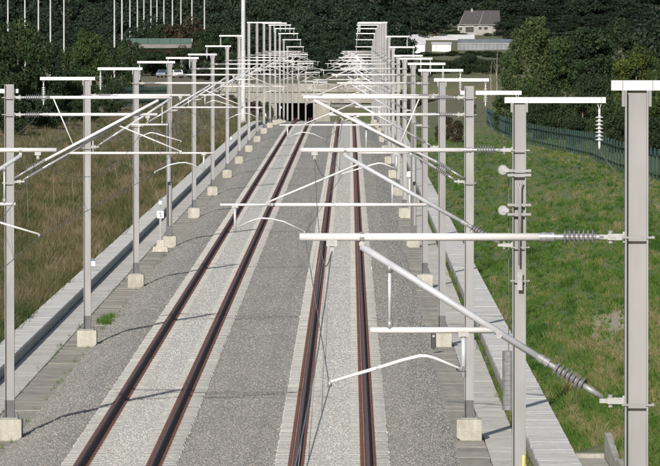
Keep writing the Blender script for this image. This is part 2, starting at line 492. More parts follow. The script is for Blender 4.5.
# ------------------------------------------------------------------ tracks
def rail_profile(x):
    h = [(-.075, -.172), (.075, -.172), (.075, -.160), (.020, -.140), (.009, -.12), (.009, -.05), (.036, -.038), (.036, -.008), (.026, 0),
         (-.026, 0), (-.036, -.008), (-.036, -.038), (-.009, -.05), (-.009, -.12), (-.020, -.140), (-.075, -.160)]
    return [(x + a, b) for a, b in h]
def sleepers(ax, y0, y1, pitch=.6):
    # monoblock sleeper: thick ends under the rails, waisted middle
    xsn = [-1.21, -1.19, -.42, -.28, .28, .42, 1.19, 1.21]
    tops = [-.215, -.188, -.182, -.212, -.212, -.182, -.188, -.215]
    vv = []
    for x, z in zip(xsn, tops):
        vv += [(x, -.15, -.36), (x, -.14, z), (x, .14, z), (x, .15, -.36)]
    vv = np.array(vv); ff = []
    for i in range(7):
        a = i * 4; b2 = a + 4
        for k in range(3): ff.append((a + k, b2 + k, b2 + k + 1, a + k + 1))
    ff.append((0, 1, 2, 3)); ff.append((31, 30, 29, 28)); ff = np.array(ff)
    ysl = np.arange(y0, y1, pitch)
    V = []; Fc = []
    for i, y in enumerate(ysl):
        o = np.array((ax + cx(y) + rng.normal(0, .008), y + rng.normal(0, .015), gz(y) + rng.normal(0, .002)))
        V.append(vv + o); Fc.append(ff + i * 32)
    return np.concatenate(V), np.concatenate(Fc), np.repeat(np.clip(rng.normal(.5, .22, len(ysl)), 0, 1), 32)
for ax, lab in ((AXL, 'rust-brown railway track on pale sleepers beside the weedy brown bank'),
                (AXR, 'rust-brown railway track on pale sleepers beside the green grass bank')):
    t = empty('railway_track', (ax, 100, 0), lab, 'railway track')
    for sgn in (-1, 1):
        r = loft('rail', rail_profile(ax + sgn * .7535), 40, 1190, 'rail_rust', True)
        r.parent = t; r.location = (-ax, -100, 0)
        hd = loft('rail_head', [(ax + sgn * .7535 - .025, .0015), (ax + sgn * .7535 + .025, .0015)], 40, 1190, 'rail_head')
        hd.parent = r
    V, Fc, tone = sleepers(ax, 120, 860)
    o = link('sleepers', npmesh('sleepers', V, Fc, 'sleeper', tone), t, (-ax, -100, 0)); o['kind'] = 'stuff'
    # rail clips, one pair a sleeper, joined: far too fine to pick apart
    clip = []; cf = []
    bv = np.array([(-.05, -.06, -.19), (.05, -.06, -.19), (.05, .06, -.19), (-.05, .06, -.19), (-.035, -.05, -.145), (.035, -.05, -.145), (.035, .05, -.145), (-.035, .05, -.145)])
    bf = np.array([(0, 1, 5, 4), (1, 2, 6, 5), (2, 3, 7, 6), (3, 0, 4, 7), (4, 5, 6, 7)])
    i = 0
    for y in np.arange(120, 760, .6):
        for xo in (-.88, -.627, .627, .88):
            clip.append(bv + np.array((ax + xo, y, 0))); cf.append(bf + i * 8); i += 1
    o = link('rail_clips', npmesh('rail_clips', np.concatenate(clip), np.concatenate(cf), 'rail_rust'), t, (-ax, -100, 0)); o['kind'] = 'stuff'

# ------------------------------------------------------------------ ballast stones (uncountable)
def stones(name, bands, mat, zfix=None):
    pts = []
    bx = np.array([p[0] for p in bp]); bz = np.array([p[1] for p in bp])
    for x0, x1, n_, y0, y1 in bands:
        u = rng.uniform(1 / y1, 1 / y0, n_); y = 1 / u
        x = rng.uniform(x0, x1, n_)
        pts.append(np.stack([x, y], 1))
    p = np.concatenate(pts); nn = len(p)
    z = (np.interp(p[:, 0], bx, bz) if zfix is None else zfix + 0 * p[:, 0]) + vgz(p[:, 1])
    x = p[:, 0] + vcx(p[:, 1])
    base = np.array([(1, 0, 0), (0, 1, 0), (-1, 0, 0), (0, -1, 0), (0, 0, 1), (.6, .6, -.6), (-.6, .6, -.6), (-.6, -.6, -.6), (.6, -.6, -.6)], float)
    fcs = np.array([(0, 1, 4), (1, 2, 4), (2, 3, 4), (3, 0, 4), (0, 5, 1), (1, 6, 2), (2, 7, 3), (3, 8, 0), (0, 8, 5), (1, 5, 6), (2, 6, 7), (3, 7, 8)])[:8]
    sc = rng.uniform(.014, .031, (nn, 1, 1)) * rng.uniform(.75, 1.25, (nn, 1, 3)) * np.array([1, 1, .72])
    jit = rng.uniform(-.25, .25, (nn, 9, 3))
    an = rng.uniform(0, 6.28, nn); ca, sa = np.cos(an), np.sin(an)
    v = (base[None] + jit) * sc
    vx = v[:, :, 0] * ca[:, None] - v[:, :, 1] * sa[:, None]; vy = v[:, :, 0] * sa[:, None] + v[:, :, 1] * ca[:, None]
    V = np.stack([vx + x[:, None], vy + p[:, 1][:, None], v[:, :, 2] + z[:, None] + .006], 2).reshape(-1, 3)
    Fc = (fcs[None] + (np.arange(nn) * 9)[:, None, None]).reshape(-1, 3)
    tone = np.repeat(np.clip(rng.normal(.52, .16, nn), 0, 1), 9)
    tag(link(name, npmesh(name, V, Fc, mat, tone)), 'loose grey ballast stones around both railway tracks' if zfix is None else 'pale dusty stones lying between the rails of both tracks', 'ballast', kind='stuff')
stones('ballast_stones', [(-7.7, -6.03, 20000, 135, 620), (-3.62, -1.58, 25000, 135, 620), (.84, 2.45, 20000, 135, 620)], 'stone')
stones('ballast_stones', [(-5.42, -4.22, 13000, 135, 560), (-.97, .23, 13000, 135, 560), (-5.98, -3.66, 2500, 135, 400), (-1.53, .79, 2500, 135, 400)], 'stone_pale', -.200)

# ------------------------------------------------------------------ catenary masts
D, Z0 = 50.0, 169.0
def mast_y(n): return Z0 + D * n
LTOP = {-2: 8.3, -1: 7.62, 0: 7.62, 1: 7.47, 2: 7.5, 3: 7.52, 4: 7.51, 5: 7.52, 6: 7.88, 7: 8.5, 8: 9.48, 9: 9.53}
RTOP = {-2: 8.39, -1: 7.78, 0: 7.58, 1: 7.43, 2: 7.44, 3: 7.45, 4: 7.48, 5: 7.45, 6: 7.82, 7: 8.45, 8: 9.48, 9: 9.53}
for n in range(10, 20): LTOP[n] = RTOP[n] = 9.53
CACHE = {}
def cached(key, fn, name, mat, mirror):
    k = (key, mirror)
    if k not in CACHE: CACHE[k] = fn().mesh(name, mat, mirror)
    return CACHE[k]
HW = .108   # half width of the post across the line
def post_mb(top):
    m = MB(); fl = .105; t1 = .015; t2 = .010
    m.box(-HW, -HW + t1, -fl, fl, .03, top); m.box(HW - t1, HW, -fl, fl, .03, top); m.box(-HW + t1, HW - t1, -t2 / 2, t2 / 2, .03, top)
    return m
def coating_mb():
    m = MB(); fl = .108; e = .003
    m.box(-HW - e, -HW + .018, -fl, fl, .034, .42); m.box(HW - .018, HW + e, -fl, fl, .034, .42); m.box(-HW + .018, HW - .018, -.008, .008, .034, .42)
    return m
def footing_mb():
    m = MB()
    w, l, zt, zb = .285, .42, 0.0, -.95; c = .14
    # block whose lower outer corner is bevelled off
    pr = [(-w, zt - .02), (-w + .02, zt), (w - .02, zt), (w, zt - .02), (w, zb), (-w + c, zb), (-w + c, -.52), (-w, -.40)]
    k = len(pr)
    vs = [(x, -l, z) for x, z in pr] + [(x, l, z) for x, z in pr]
    fs = [tuple(range(k)), tuple(range(2 * k - 1, k - 1, -1))] + [(i, i + k, (i + 1) % k + k, (i + 1) % k) for i in range(k)]
    return m.add(vs, fs)
def plate_mb(): return MB().box(-.20, .20, -.22, .22, .002, .03)
def bolt_mb(x, y): return MB().lathe((x, y, .03), (x, y, .13), [(0, .030), (.35, .030), (.36, .014), (1, .014)], 8)
def beam_mb(x0, x1, z, y0=-.05, y1=.05, h=.092):
    m = MB(); m.box(x0, x1, y0, y1, z, z + h)
    return m
def strap_mb(x, z, h): return MB().box(x, x + .012, -.056, .056, z - .004, z + h + .004)
def shed_profile(nd, rc, rd):
    pr = [(0, rc)]
    for i in range(nd):
        a = (i + .25) / nd; b = (i + .5) / nd; c = (i + .62) / nd
        pr += [(a, rc), (b, rd), (b + .02, rd * .97), (c, rc)]
    pr.append((1, rc)); return pr
def string_mb(x, z):      # hanging suspension insulator
    m = MB()
    m.tube([(x - .03, 0, z), (x, 0, z - .12), (x + .03, 0, z)], .008, 6)
    m.tube([(x, 0, z - .10), (x, 0, z - .20)], .020, 8)
    m.lathe((x, 0, z - .20), (x, 0, z - .62), shed_profile(7, .022, .068), 12)
    m.tube([(x, 0, z - .62), (x, 0, z - .74)], .020, 8)
    return m
def insul_mb(p0, p1): return MB().lathe(p0, p1, shed_profile(7, .034, .070), 14)
def bracket_mb(um, z):    # hinge fork clamped to the post
    m = MB()
    x0 = um - HW
    m.box(x0 - .02, x0 - .001, -.06, .06, z - .05, z + .05)
    m.box(x0 - .16, x0 - .019, -.040, -.026, z - .028, z + .030)
    m.box(x0 - .16, x0 - .019, .026, .040, z - .028, z + .030)
    m.lathe((x0 - .13, 0, z - .06), (x0 - .13, 0, z + .06), [(0, .024), (1, .024)], 8)
    m.box(x0 - .235, x0 - .13, -.024, .024, z - .020, z + .022)
    return m
def band_mb(um, z):       # two flats drawn together round the post by long bolts
    m = MB()
    m.box(um - HW - .03, um + HW + .06, -.120, -.108, z - .012, z + .008)
    m.box(um - HW - .03, um + HW + .06, .108, .120, z - .012, z + .008)
    m.box(um - HW - .028, um - HW - .016, -.119, .119, z - .008, z + .004)
    m.box(um + HW + .030, um + HW + .042, -.119, .119, z - .008, z + .004)
    return m
def clamp_mb(u, z, r=.05):
    m = MB()
    m.lathe((u - .02, 0, z), (u + .02, 0, z), [(0, r), (1, r)], 10)
    m.lathe((u, -.03, z - r - .015), (u, .03, z - r - .015), [(0, .028), (1, .028)], 8)
    m.box(u - .018, u + .018, -.02, .02, z - r - .06, z - r + .01)
    return m
def lerp(a, b, t): return tuple(x + (y - x) * t for x, y in zip(a, b))

def cantilever(par, typ, um, sgn, dz=0.0, key=0):
    """the swinging bracket that holds the wires; u is measured from the track axis towards the mast"""
    mir = sgn < 0
    off = -um             # local origin is the mast
    def L(name, fn, mat, k, parent=None):
        me = cached((typ, round(um, 3), round(dz, 3), key, k), fn, name, mat, mir)
        return link(name, me, par if parent is None else parent)
    def q(u, z, y=0.0): return (u + off, y, z + dz)
    zt, zb = 6.93, 5.37
    tip = -.10 if typ == 'A' else -.42
    du = .48 if typ == 'A' else .29
    # top tube with its insulator
    e0, e1 = um - HW - .22, um - HW - .70
    tt = L('top_tube', lambda: MB().tube([q(tip, zt), q(e1 + .0, zt)], .037, 14), 'alu', 1)
    L('insulator', lambda: insul_mb(q(e1 + .12, zt), q(e0 - .06, zt)), 'insul', 2)
    L('tube_socket', lambda: MB().lathe(q(e1 - .10, zt), q(e1 + .12, zt), [(0, .041), (.12, .041), (.13, .047), (.3, .047), (.31, .041), (.5, .041), (.51, .047), (.65, .047), (.66, .03), (1, .03)], 12), 'cast', 3)
    L('end_fitting', lambda: MB().tube([q(e0 - .07, zt), q(e0 + .02, zt)], .028, 10), 'cast', 31)
    L('hinge', lambda: bracket_mb(0, zt + dz), 'cast', 4)
    L('clamp_band', lambda: band_mb(0, zt + dz), 'galv', 5)
    L('clamp', lambda: clamp_mb(du + off, zt + dz), 'cast', 6, tt)
    # diagonal tube
    a = q(du, zt - .09); b = q(um - HW - .20, zb + .06)
    A_, B_ = Vector(a), Vector(b); ln = (B_ - A_).length
    t0 = 1 - .62 / ln; t1 = 1 - .22 / ln
    L('diagonal_tube', lambda: MB().tube([a, lerp(a, b, t0)], .034, 14), 'alu_dull', 7)
    L('insulator', lambda: insul_mb(lerp(a, b, t0 + .08 / ln), lerp(a, b, t1)), 'insul', 8)
    L('tube_socket', lambda: MB().lathe(lerp(a, b, t0 - .10 / ln), lerp(a, b, t0 + .08 / ln), [(0, .038), (.12, .038), (.13, .044), (.3, .044), (.31, .038), (.5, .038), (.51, .044), (.65, .044), (.66, .028), (1, .028)], 12), 'cast', 9)
    L('end_fitting', lambda: MB().tube([lerp(a, b, t1), lerp(a, b, t1 + .4 * (1 - t1)), b], [.026, .030, .024], 10), 'cast', 32)
    L('hinge', lambda: bracket_mb(0, zb + .03 + dz), 'cast', 10)
    L('clamp_band', lambda: band_mb(0, zb + dz), 'galv', 11)
    # registration tube, bracket and steady arm
    def diag(u):
        t = (u - du) / (um - HW - .20 - du); return a[2] + (b[2] - a[2]) * t
    if typ == 'A':
        zr = 6.06
        rt = L('registration_tube', lambda: MB().tube([q(.56, zr), q(1.70, zr)], .029, 12), 'alu', 12)
        L('clamp', lambda: MB().tube([q(1.70, zr), (1.80 + off, 0, diag(1.80))], .016, 8).tube([(1.76 + off, -.045, diag(1.80)), (1.76 + off, .045, diag(1.80))], .03, 8), 'cast', 13, rt)
        L('hanger_rod', lambda: MB().tube([q(.74, zr + .05), (.74 + off, 0, diag(.74) - .02)], .017, 8), 'alu_dull', 14)
        L('clamp', lambda: MB().tube([q(.74, zr + .01), q(.74, zr + .10)], .028, 8).tube([(.74 + off, 0, diag(.74) - .08), (.74 + off, 0, diag(.74))], .026, 8), 'cast', 15, rt)
        br = L('drop_bracket', lambda: MB().tube([q(1.43, zr - .02), q(1.43, 5.62)], .024, 10), 'alu_dull', 16)
        L('clamp', lambda: MB().box(*(sorted((1.38 + off, 1.48 + off))), -.04, .04, zr + dz - .06, zr + dz - .02), 'cast', 17, br)
        L('steady_arm', lambda: MB().tube([q(1.40, 5.70), q(1.16, 5.80), q(1.09, 5.818), q(1.02, 5.82), q(.86, 5.78), q(.70, 5.73), q(.18, 5.575)], [.012, .014, .016, .018, .018, .018, .016], 10), 'alu', 18)
        L('wire_clamp', lambda: MB().tube([q(.18, 5.585), q(.18, 5.53)], .02, 8).tube([q(1.43, 5.70, -.04), q(1.38, 5.70, .04)], .026, 8), 'cast', 19)
        cu = .20
    else:
        zr = 6.05
        rt = L('registration_tube', lambda: MB().tube([q(1.60, zr), q(-.88, zr)], .029, 12).tube([q(-.86, zr), q(-1.72, zr)], .021, 12), 'alu', 12)
        L('clamp', lambda: MB().tube([q(1.60, zr), (1.70 + off, 0, diag(1.70))], .016, 8).tube([q(-.84, zr), q(-.92, zr)], .034, 10), 'cast', 13, rt)
        L('brace', lambda: MB().tube([q(-.95, zr + .04), (.50 + off, 0, diag(.50) - .02)], .017, 8), 'alu', 14)
        L('clamp', lambda: MB().lathe(q(-.95, zr + .03, -.03), q(-.95, zr + .03, .03), [(0, .036), (1, .036)], 8), 'cast', 15, rt)
        br = L('drop_bracket', lambda: MB().tube([q(-1.48, zr - .02), q(-1.48, 5.63)], .021, 10), 'alu_dull', 16)
        L('clamp', lambda: MB().box(-1.53 + off, -1.43 + off, -.035, .035, zr + dz - .05, zr + dz - .015), 'cast', 17, br)
        L('steady_arm', lambda: MB().tube([q(-1.44, 5.69), q(-1.20, 5.80), q(-1.05, 5.835), q(-.90, 5.825), q(-.70, 5.78), q(-.36, 5.62)], [.012, .013, .016, .016, .016, .014], 10), 'alu_dull', 18)
        L('wire_clamp', lambda: MB().tube([q(-.36, 5.63), q(-.36, 5.58)], .02, 8), 'cast', 19)
        L('hanger_rod', lambda: MB().tube([(1.05 + off, 0, diag(1.05)), q(1.05, zr)], .014, 8), 'alu_dull', 20)
        cu = -.20
    L('wire_clamp', lambda: MB().box(cu - .05 + off, cu + .05 + off, -.05, .05, zt + dz - .085, zt + dz - .03).box(cu - .02 + off, cu + .02 + off, -.03, .03, zt + dz - .15, zt + dz - .085), 'cast', 21)

ORD = ['first', 'second', 'third', 'fourth', 'fifth', 'sixth', 'seventh', 'eighth', 'ninth', 'tenth', 'eleventh', 'twelfth']
def mast(n, right):
    sgn = 1 if right else -1
    X = (2.72 if n > -2 else 2.67) if right else -7.78
    ax = AXR if right else AXL
    um = abs(X - ax)
    y = mast_y(n); top = (RTOP if right else LTOP)[n]
    zf = -.02
    bank = 'by the green grass bank' if right else 'by the weedy brown bank'
    if n == -2: lab = 'stout mast whose thick white insulated arm reaches over the track, ' + bank
    elif n == -1: lab = 'grey mast carrying pulley brackets and clamps halfway up, ' + bank
    elif n == 0: lab = 'mast with two insulated tubes stacked under its beam, ' + bank
    elif n == 3: lab = 'grey mast with a hanging stack of counterweights at its foot, ' + bank
    elif n in (1, 2): lab = ORD[n - 1] + ' plain mast past the double-tube mast, short outward beam, ' + bank
    elif n in (4, 5, 6, 7): lab = ORD[n - 4] + ' mast past the counterweight mast, short outward beam, ' + bank
    else: lab = ORD[n - 8] + ' tall mast with inward beam past the short outward ones, ' + bank
    e = empty('catenary_mast', (X + cx(y), y, gz(y) + zf), lab, 'mast', 'overhead line masts ' + ('on the grass bank side' if right else 'on the weedy bank side'))
    mir = not right
    def L(name, k, fn, mat, parent=None, m=None):
        return link(name, cached(k, fn, name, mat, mir if m is None else m), e if parent is None else parent)
    H = top - zf
    inward = n >= 8
    zt = 0 if n != 0 else 0
    ph = H - .092 if n != 0 else H
    p = L('post', ('post', round(ph, 2)), lambda: post_mb(ph), 'galv')
    L('foot_coating', 'coat', coating_mb, 'coating', p)
    L('base_plate', 'plate', plate_mb, 'galv', p)
    for bx_, by_ in ((-.165, -.17), (.165, -.17), (-.165, .17), (.165, .17)):
        L('anchor_bolt', ('bolt', bx_, by_), lambda: bolt_mb(bx_, by_), 'weight', p)
    L('footing', 'foot', footing_mb, 'footing')
    # top beam and the insulator string under its end
    if n == 0:
        x0, x1, zb, y0, y1 = -.20, 1.20, H - .20, .108, .20
    elif inward:
        x0, x1, zb, y0, y1 = -2.05, .14, H - .092, -.05, .05
    else:
        x0, x1, zb, y0, y1 = -.235, 1.39, H - .092, -.06, .06
    bm_ = L('top_beam', ('beam', n == 0, inward, round(H, 2)), lambda: beam_mb(x0, x1, zb, y0, y1), 'galv_white')
    if not inward and n != 0:
        for xx in (x0 + .10, x0 + .38, x1 - .17, x1 - .07):
            L('strap', ('strap', round(xx, 2), round(zb, 2)), lambda: MB().box(xx, xx + .010, y0 - .004, y1 + .004, zb - .003, zb + .095), 'galv', bm_)
        for xx in (-HW - .03, HW + .002):
            L('bracket', ('brk', round(xx, 2), round(zb, 2)), lambda: MB().box(xx, xx + .028, -.09, .09, zb - .15, zb - .002), 'galv', p)
    xi = (x1 - .10) if not inward else x0 + .10
    L('suspension_insulator', ('str', n == 0, inward, round(zb, 2)), lambda: string_mb(xi, zb), 'insul_light')
    # cantilevers: pull-off and push-off arms take turns
    odd = (n % 2 != 0)
    typ = ('B' if odd else 'A') if right else ('A' if odd else 'B')
    if n == 0:
        cantilever(e, typ, um, sgn, -zf, 0)
        # the second, upper tube with its own diagonal and rod
        def q(u, z, yy=.0): return (u - um, yy, z - zf)
        L('top_tube', ('up1', right), lambda: MB().tube([q(-.7, 7.32), q(um - HW - .70, 7.32)], .037, 12), 'alu')
        L('insulator', ('up2', right), lambda: insul_mb(q(um - HW - .58, 7.32), q(um - HW - .26, 7.32)), 'insul')
        L('end_fitting', ('up3', right), lambda: MB().tube([q(um - HW - .27, 7.32), q(um - HW - .18, 7.32)], .03, 10), 'cast')
        L('tube_socket', ('up3b', right), lambda: MB().tube([q(um - HW - .82, 7.32), q(um - HW - .58, 7.32)], .043, 12), 'cast')
        L('hinge', ('up4', right), lambda: bracket_mb(0, 7.32 - zf), 'cast')
        L('clamp_band', ('up5', right), lambda: band_mb(0, 7.32 - zf), 'galv')
        L('diagonal_tube', ('up6', right), lambda: MB().tube([q(-.45, 7.26, -.16), q(um - .75, 5.85, -.16)], .034, 12), 'alu')
        L('insulator', ('up7', right), lambda: insul_mb(q(um - .70, 5.82, -.16), q(um - .42, 5.66, -.16)), 'insul')
        L('end_fitting', ('up8', right), lambda: MB().tube([q(um - .43, 5.665, -.16), q(um - HW - .0, 5.47, -.13)], .026, 8), 'cast')
        L('tube_socket', ('up8b', right), lambda: MB().tube([q(um - .82, 5.89, -.16), q(um - .70, 5.82, -.16)], .041, 10), 'cast')
        L('hanger_rod', ('up9', right), lambda: MB().tube([q(1.95, 7.29), q(1.50, 6.24, -.05)], .015, 8), 'alu')
    elif n <= 18:
        cantilever(e, typ, um, sgn, -zf, 0)
    # tensioning gear
    if n in (-1,):
        for z, h in ((6.62, .02), (6.55, .02), (6.07, .02), (5.92, .02)):
            L('pulley_bracket', ('pb', z), lambda: MB().box(-.19, .19, -.15, -.13, z - .02, z + .02).box(-.19, .19, .13, .15, z - .02, z + .02).box(-.19, -.17, -.13, .13, z - .018, z + .018).box(.17, .19, -.13, .13, z - .018, z + .018), 'galv')
        for z in (6.63, 5.98):
            w_ = L('pulley', ('pl', z), lambda: MB().lathe((-.26, -.14, z), (-.26, -.06, z), [(0, .07), (.2, .085), (.4, .065), (.6, .065), (.8, .085), (1, .07)], 16), 'weight_zinc')
            L('pulley_fork', ('pf', z), lambda: MB().box(-.27, -.17, -.155, -.142, z - .03, z + .03).box(-.27, -.17, -.055, -.045, z - .03, z + .03), 'cast', w_)
        L('tie_rod', 'tr', lambda: MB().tube([(-.03, -.14, 6.45), (.0, -.14, 6.36), (.0, -.14, 5.1)], .018, 8).tube([(.045, -.14, 6.45), (.022, -.14, 6.36), (.022, -.14, 5.6)], .016, 8), 'galv')
        L('tie_rod', 'tr2', lambda: MB().box(-.03, .05, -.148, -.132, 4.7, 5.0), 'weight_zinc')
        L('clamp_band', 'cb9', lambda: band_mb(0, 4.85), 'galv')
        L('number_tag', 'tagy', lambda: MB().box(.055, .085, -.112, -.106, 1.80, 2.04), 'yellow_paint')
        stack_x, s0, s1 = -.16, 2.75, 3.70
    elif n == 3:
        stack_x, s0, s1 = .03 if right else .02, 2.35, 3.5
    else: stack_x = None
    if stack_x is not None:
        yy = -.30 if n == 3 else .34
        L('counterweight', ('cw', n), lambda: MB().lathe((stack_x, yy, s0), (stack_x, yy, s1), [(0, .10)] + [(k / 12 + d_, r_) for k in range(12) for d_, r_ in ((.004, .10), (.076, .10), (.078, .096), (.082, .096))] + [(1, .06)], 14), 'weight' if n == -1 else 'weight_zinc')
        for gx in ((stack_x + .13,) if n == -1 else (stack_x - .09, stack_x + .09)):
            L('guide_rod', ('gr', n, gx), lambda: MB().tube([(gx, yy, .0), (gx, yy, s1 + 1.5)], .016, 8), 'galv')
        L('guide_foot', ('gf', n), lambda: MB().box(stack_x - .13, stack_x + .13, yy - .08, yy + .08, .02, .45), 'coating')
        L('pull_cable', ('pc', n), lambda: MB().tube([(stack_x, yy, s1), (stack_x, yy, 6.5)], .006, 6), 'wire')
    return e
for n in range(-2, 20):
    mast(n, True)
for n in range(-1, 20):
    mast(n, False)

# ------------------------------------------------------------------ wires
def spans(): return list(range(-3, 18))
def wire_set(right):
    ax = AXR if right else AXL
    sg = 1 if right else -1
    lab = 'thin contact and carrier wires over the track ' + ('beside the green grass bank' if right else 'beside the weedy brown bank')
    e = empty('overhead_wires', (ax, 100, 5.5), lab, 'wires')
    def typ(n):
        odd = n % 2 != 0
        return ('B' if odd else 'A') if right else ('A' if odd else 'B')
    def sup(n):
        y = mast_y(n); t = typ(n)
        uc, um_ = (.18, .20) if t == 'A' else (-.36, -.20)
        zc_ = 5.53 if t == 'A' else 5.58
        return (Vector((ax + cx(y) + sg * uc, y, gz(y) + zc_)), Vector((ax + cx(y) + sg * um_, y, gz(y) + 6.80)))
    cw, mw = [], []
    for n in spans():
        c0, m0 = sup(n); c1, m1 = sup(n + 1)
        for k in range(10):
            t = k / 10
            p = c0.lerp(c1, t); cw.append((p.x - ax, p.y - 100, p.z - 5.5))
            p = m0.lerp(m1, t); mw.append((p.x - ax, p.y - 100, p.z - 5.5 - .72 * 4 * t * (1 - t)))
        if n < 6:
            for t in (.10, .24, .38, .5, .62, .76, .90):
                a = c0.lerp(c1, t); b = m0.lerp(m1, t); b.z -= .72 * 4 * t * (1 - t)
                o = Vector((ax, 100, 5.5))
                link('dropper', MB().tube([a - o, b - o], .003, 5).mesh('dropper', 'wire'), e)
    link('contact_wire', MB().tube(cw, .006, 6).mesh('contact_wire', 'wire'), e)
    link('carrier_wire', MB().tube(mw, .0055, 6).mesh('carrier_wire', 'wire'), e)
wire_set(True); wire_set(False)
def feeder(right):
    pts = []
    X = 2.72 if right else -7.78
    T = RTOP if right else LTOP
    sg = 1 if right else -1
    def hang(n):
        n_ = max(n, -1 if not right else -2)
        y = mast_y(n)
        u = (1.29 if n != 0 else 1.10) if n < 8 else -1.95
        z = T[n_] - .092 - .76 - (.11 if n == 0 else 0)
        return Vector((X + cx(y) + sg * u, y, gz(y) + z))
    for n in range(-3, 18):
        a, b = hang(n), hang(n + 1)
        for k in range(12):
            t = k / 12; p = a.lerp(b, t); p.z -= .62 * 4 * t * (1 - t); pts.append(p)
    o = link('feeder_wire', MB().tube(pts, .0062, 6).mesh('feeder_wire', 'wire'))
    tag(o, 'sagging feeder wire hung from the top beams ' + ('along the green grass bank' if right else 'along the weedy brown bank'), 'wire')
feeder(True); feeder(False)

# ------------------------------------------------------------------ trackside furniture
def glyph_one(mb, x, y, z, h):
    mb.box(x - .014, x + .014, y - .003, y, z - h / 2, z + h / 2)
    mb.add([(x - .014, y - .003, z + h / 2), (x - .014, y - .003, z + h / 2 - .045), (x - .055, y - .003, z + h / 2 - .075), (x - .055, y - .003, z + h / 2 - .045)], [(0, 1, 2, 3)])
    mb.box(x - .045, x + .045, y - .003, y, z - h / 2, z - h / 2 + .025)
Zs = 312.0
e = empty('marker_sign', ((160.3 - HX) * Zs / F, Zs, -.49), 'small white square sign reading 1 on a post with concrete foot', 'sign')
link('post', MB().box(-.045, .045, -.03, .03, .3, 1.62).mesh('post', 'galv'), e)
f_ = MB()
f_.add([(-.33, -.3, 0), (.33, -.3, 0), (.33, .3, 0), (-.33, .3, 0), (-.30, -.27, .22), (.30, -.27, .22), (.30, .27, .22), (-.30, .27, .22)], [(0, 1, 5, 4), (1, 2, 6, 5), (2, 3, 7, 6), (3, 0, 4, 7), (4, 5, 6, 7)])
f_.add([(-.17, -.17, .22), (.17, -.17, .22), (.17, .17, .22), (-.17, .17, .22), (-.13, -.13, .50), (.13, -.13, .50), (.13, .13, .50), (-.13, .13, .50)], [(0, 1, 5, 4), (1, 2, 6, 5), (2, 3, 7, 6), (3, 0, 4, 7), (4, 5, 6, 7)])
link('foot', f_.mesh('foot', 'footing'), e)
pl = link('sign_plate', MB().box(-.145, .145, -.048, -.034, 1.42, 1.72).mesh('sign_plate', 'white_paint'), e)
gm = MB(); glyph_one(gm, 0.01, -.050, 1.57, .17)
link('numeral', gm.mesh('numeral', 'black_paint'), pl)
for Zm, w in ((277.0, 'trough lid beside the mast before the counterweight one'), (375.0, 'trough lid just past the square sign 1'), (598.0, 'trough lid among the far masts, weedy side')):
    e = empty('marker_peg', (-9.62, Zm, -.155), 'white and blue marker peg on the ' + w, 'marker', 'marker pegs on the trough')
    link('stem', MB().box(-.035, .035, -.02, .02, 0, .26).mesh('stem', 'weight'), e)
    link('white_plate', MB().box(-.07, .07, -.035, -.022, .18, .36).mesh('white_plate', 'white_paint'), e)
    link('blue_cap', MB().box(-.072, .072, -.04, .02, .362, .46).mesh('blue_cap', 'blue_paint'), e)
def lamp_post(X, Z, zg, h, lab):
    e = empty('beacon_post', (X, Z, zg), lab, 'post')
    link('stem', MB().tube([(0, 0, 0), (0, 0, h)], .035, 8).mesh('stem', 'galv_white'), e)
    link('head', MB().lathe((0, 0, h - .18), (0, 0, h + .16), [(0, .08), (.15, .16), (.7, .16), (.92, .10), (1, .02)], 12).mesh('head', 'white_paint'), e)
lamp_post(-8.6, 748, gz(748) - .49, 1.1, 'white round-headed beacon post among the far masts on the weedy side')
lamp_post(-8.5, 905, gz(905) - .49, 2.3, 'white round-headed beacon post close before the dark bridge opening')
lamp_post(1.95 + 1.05, 372, -.49, 2.1, 'white round-headed beacon post on the walkway by the grass bank')
# concrete drain at the foot of the grass bank
e = empty('drain_channel', (0, 0, 0), 'concrete drain head with upright side slab in the grass', 'drain')
dy = 158.0
link('floor_slab', MB().cbox(4.82, 5.44, dy - 30, dy - .32, -.6, -.27, .02).mesh('floor_slab', 'footing'), e)
link('head_wall', MB().cbox(4.82, 5.44, dy - .3, dy + .2, -.6, -.18, .02).mesh('head_wall', 'footing'), e)
sw = MB(); pr = [(-.6, -.6), (30, -.6), (30, .10), (7, .10), (6.5, .02), (4.2, .06), (.6, .26), (-.4, .24)]
k = len(pr)
sw.add([(5.45, dy - a, z) for a, z in pr] + [(5.58, dy - a, z) for a, z in pr], [tuple(range(k)), tuple(range(2 * k - 1, k - 1, -1))] + [(i, i + k, (i + 1) % k + k, (i + 1) % k) for i in range(k)])
link('side_slab', sw.mesh('side_slab', 'footing'), e)
# cable boxes beside a footing
e = empty('cable_box', (2.42, 214.2, -.5), 'black cable connector box beside a mast footing on the grass bank side', 'cable box')
link('body', MB().cbox(-.07, .07, -.1, .1, .15, .62, .02).mesh('body', 'black_paint'), e)
link('stake', MB().tube([(0, 0, -.1), (0, 0, .2)], .02, 8).mesh('stake', 'weight'), e)
link('cap', MB().tube([(0, -.11, .5), (0, -.16, .5)], .04, 10).mesh('cap', 'cast'), e)

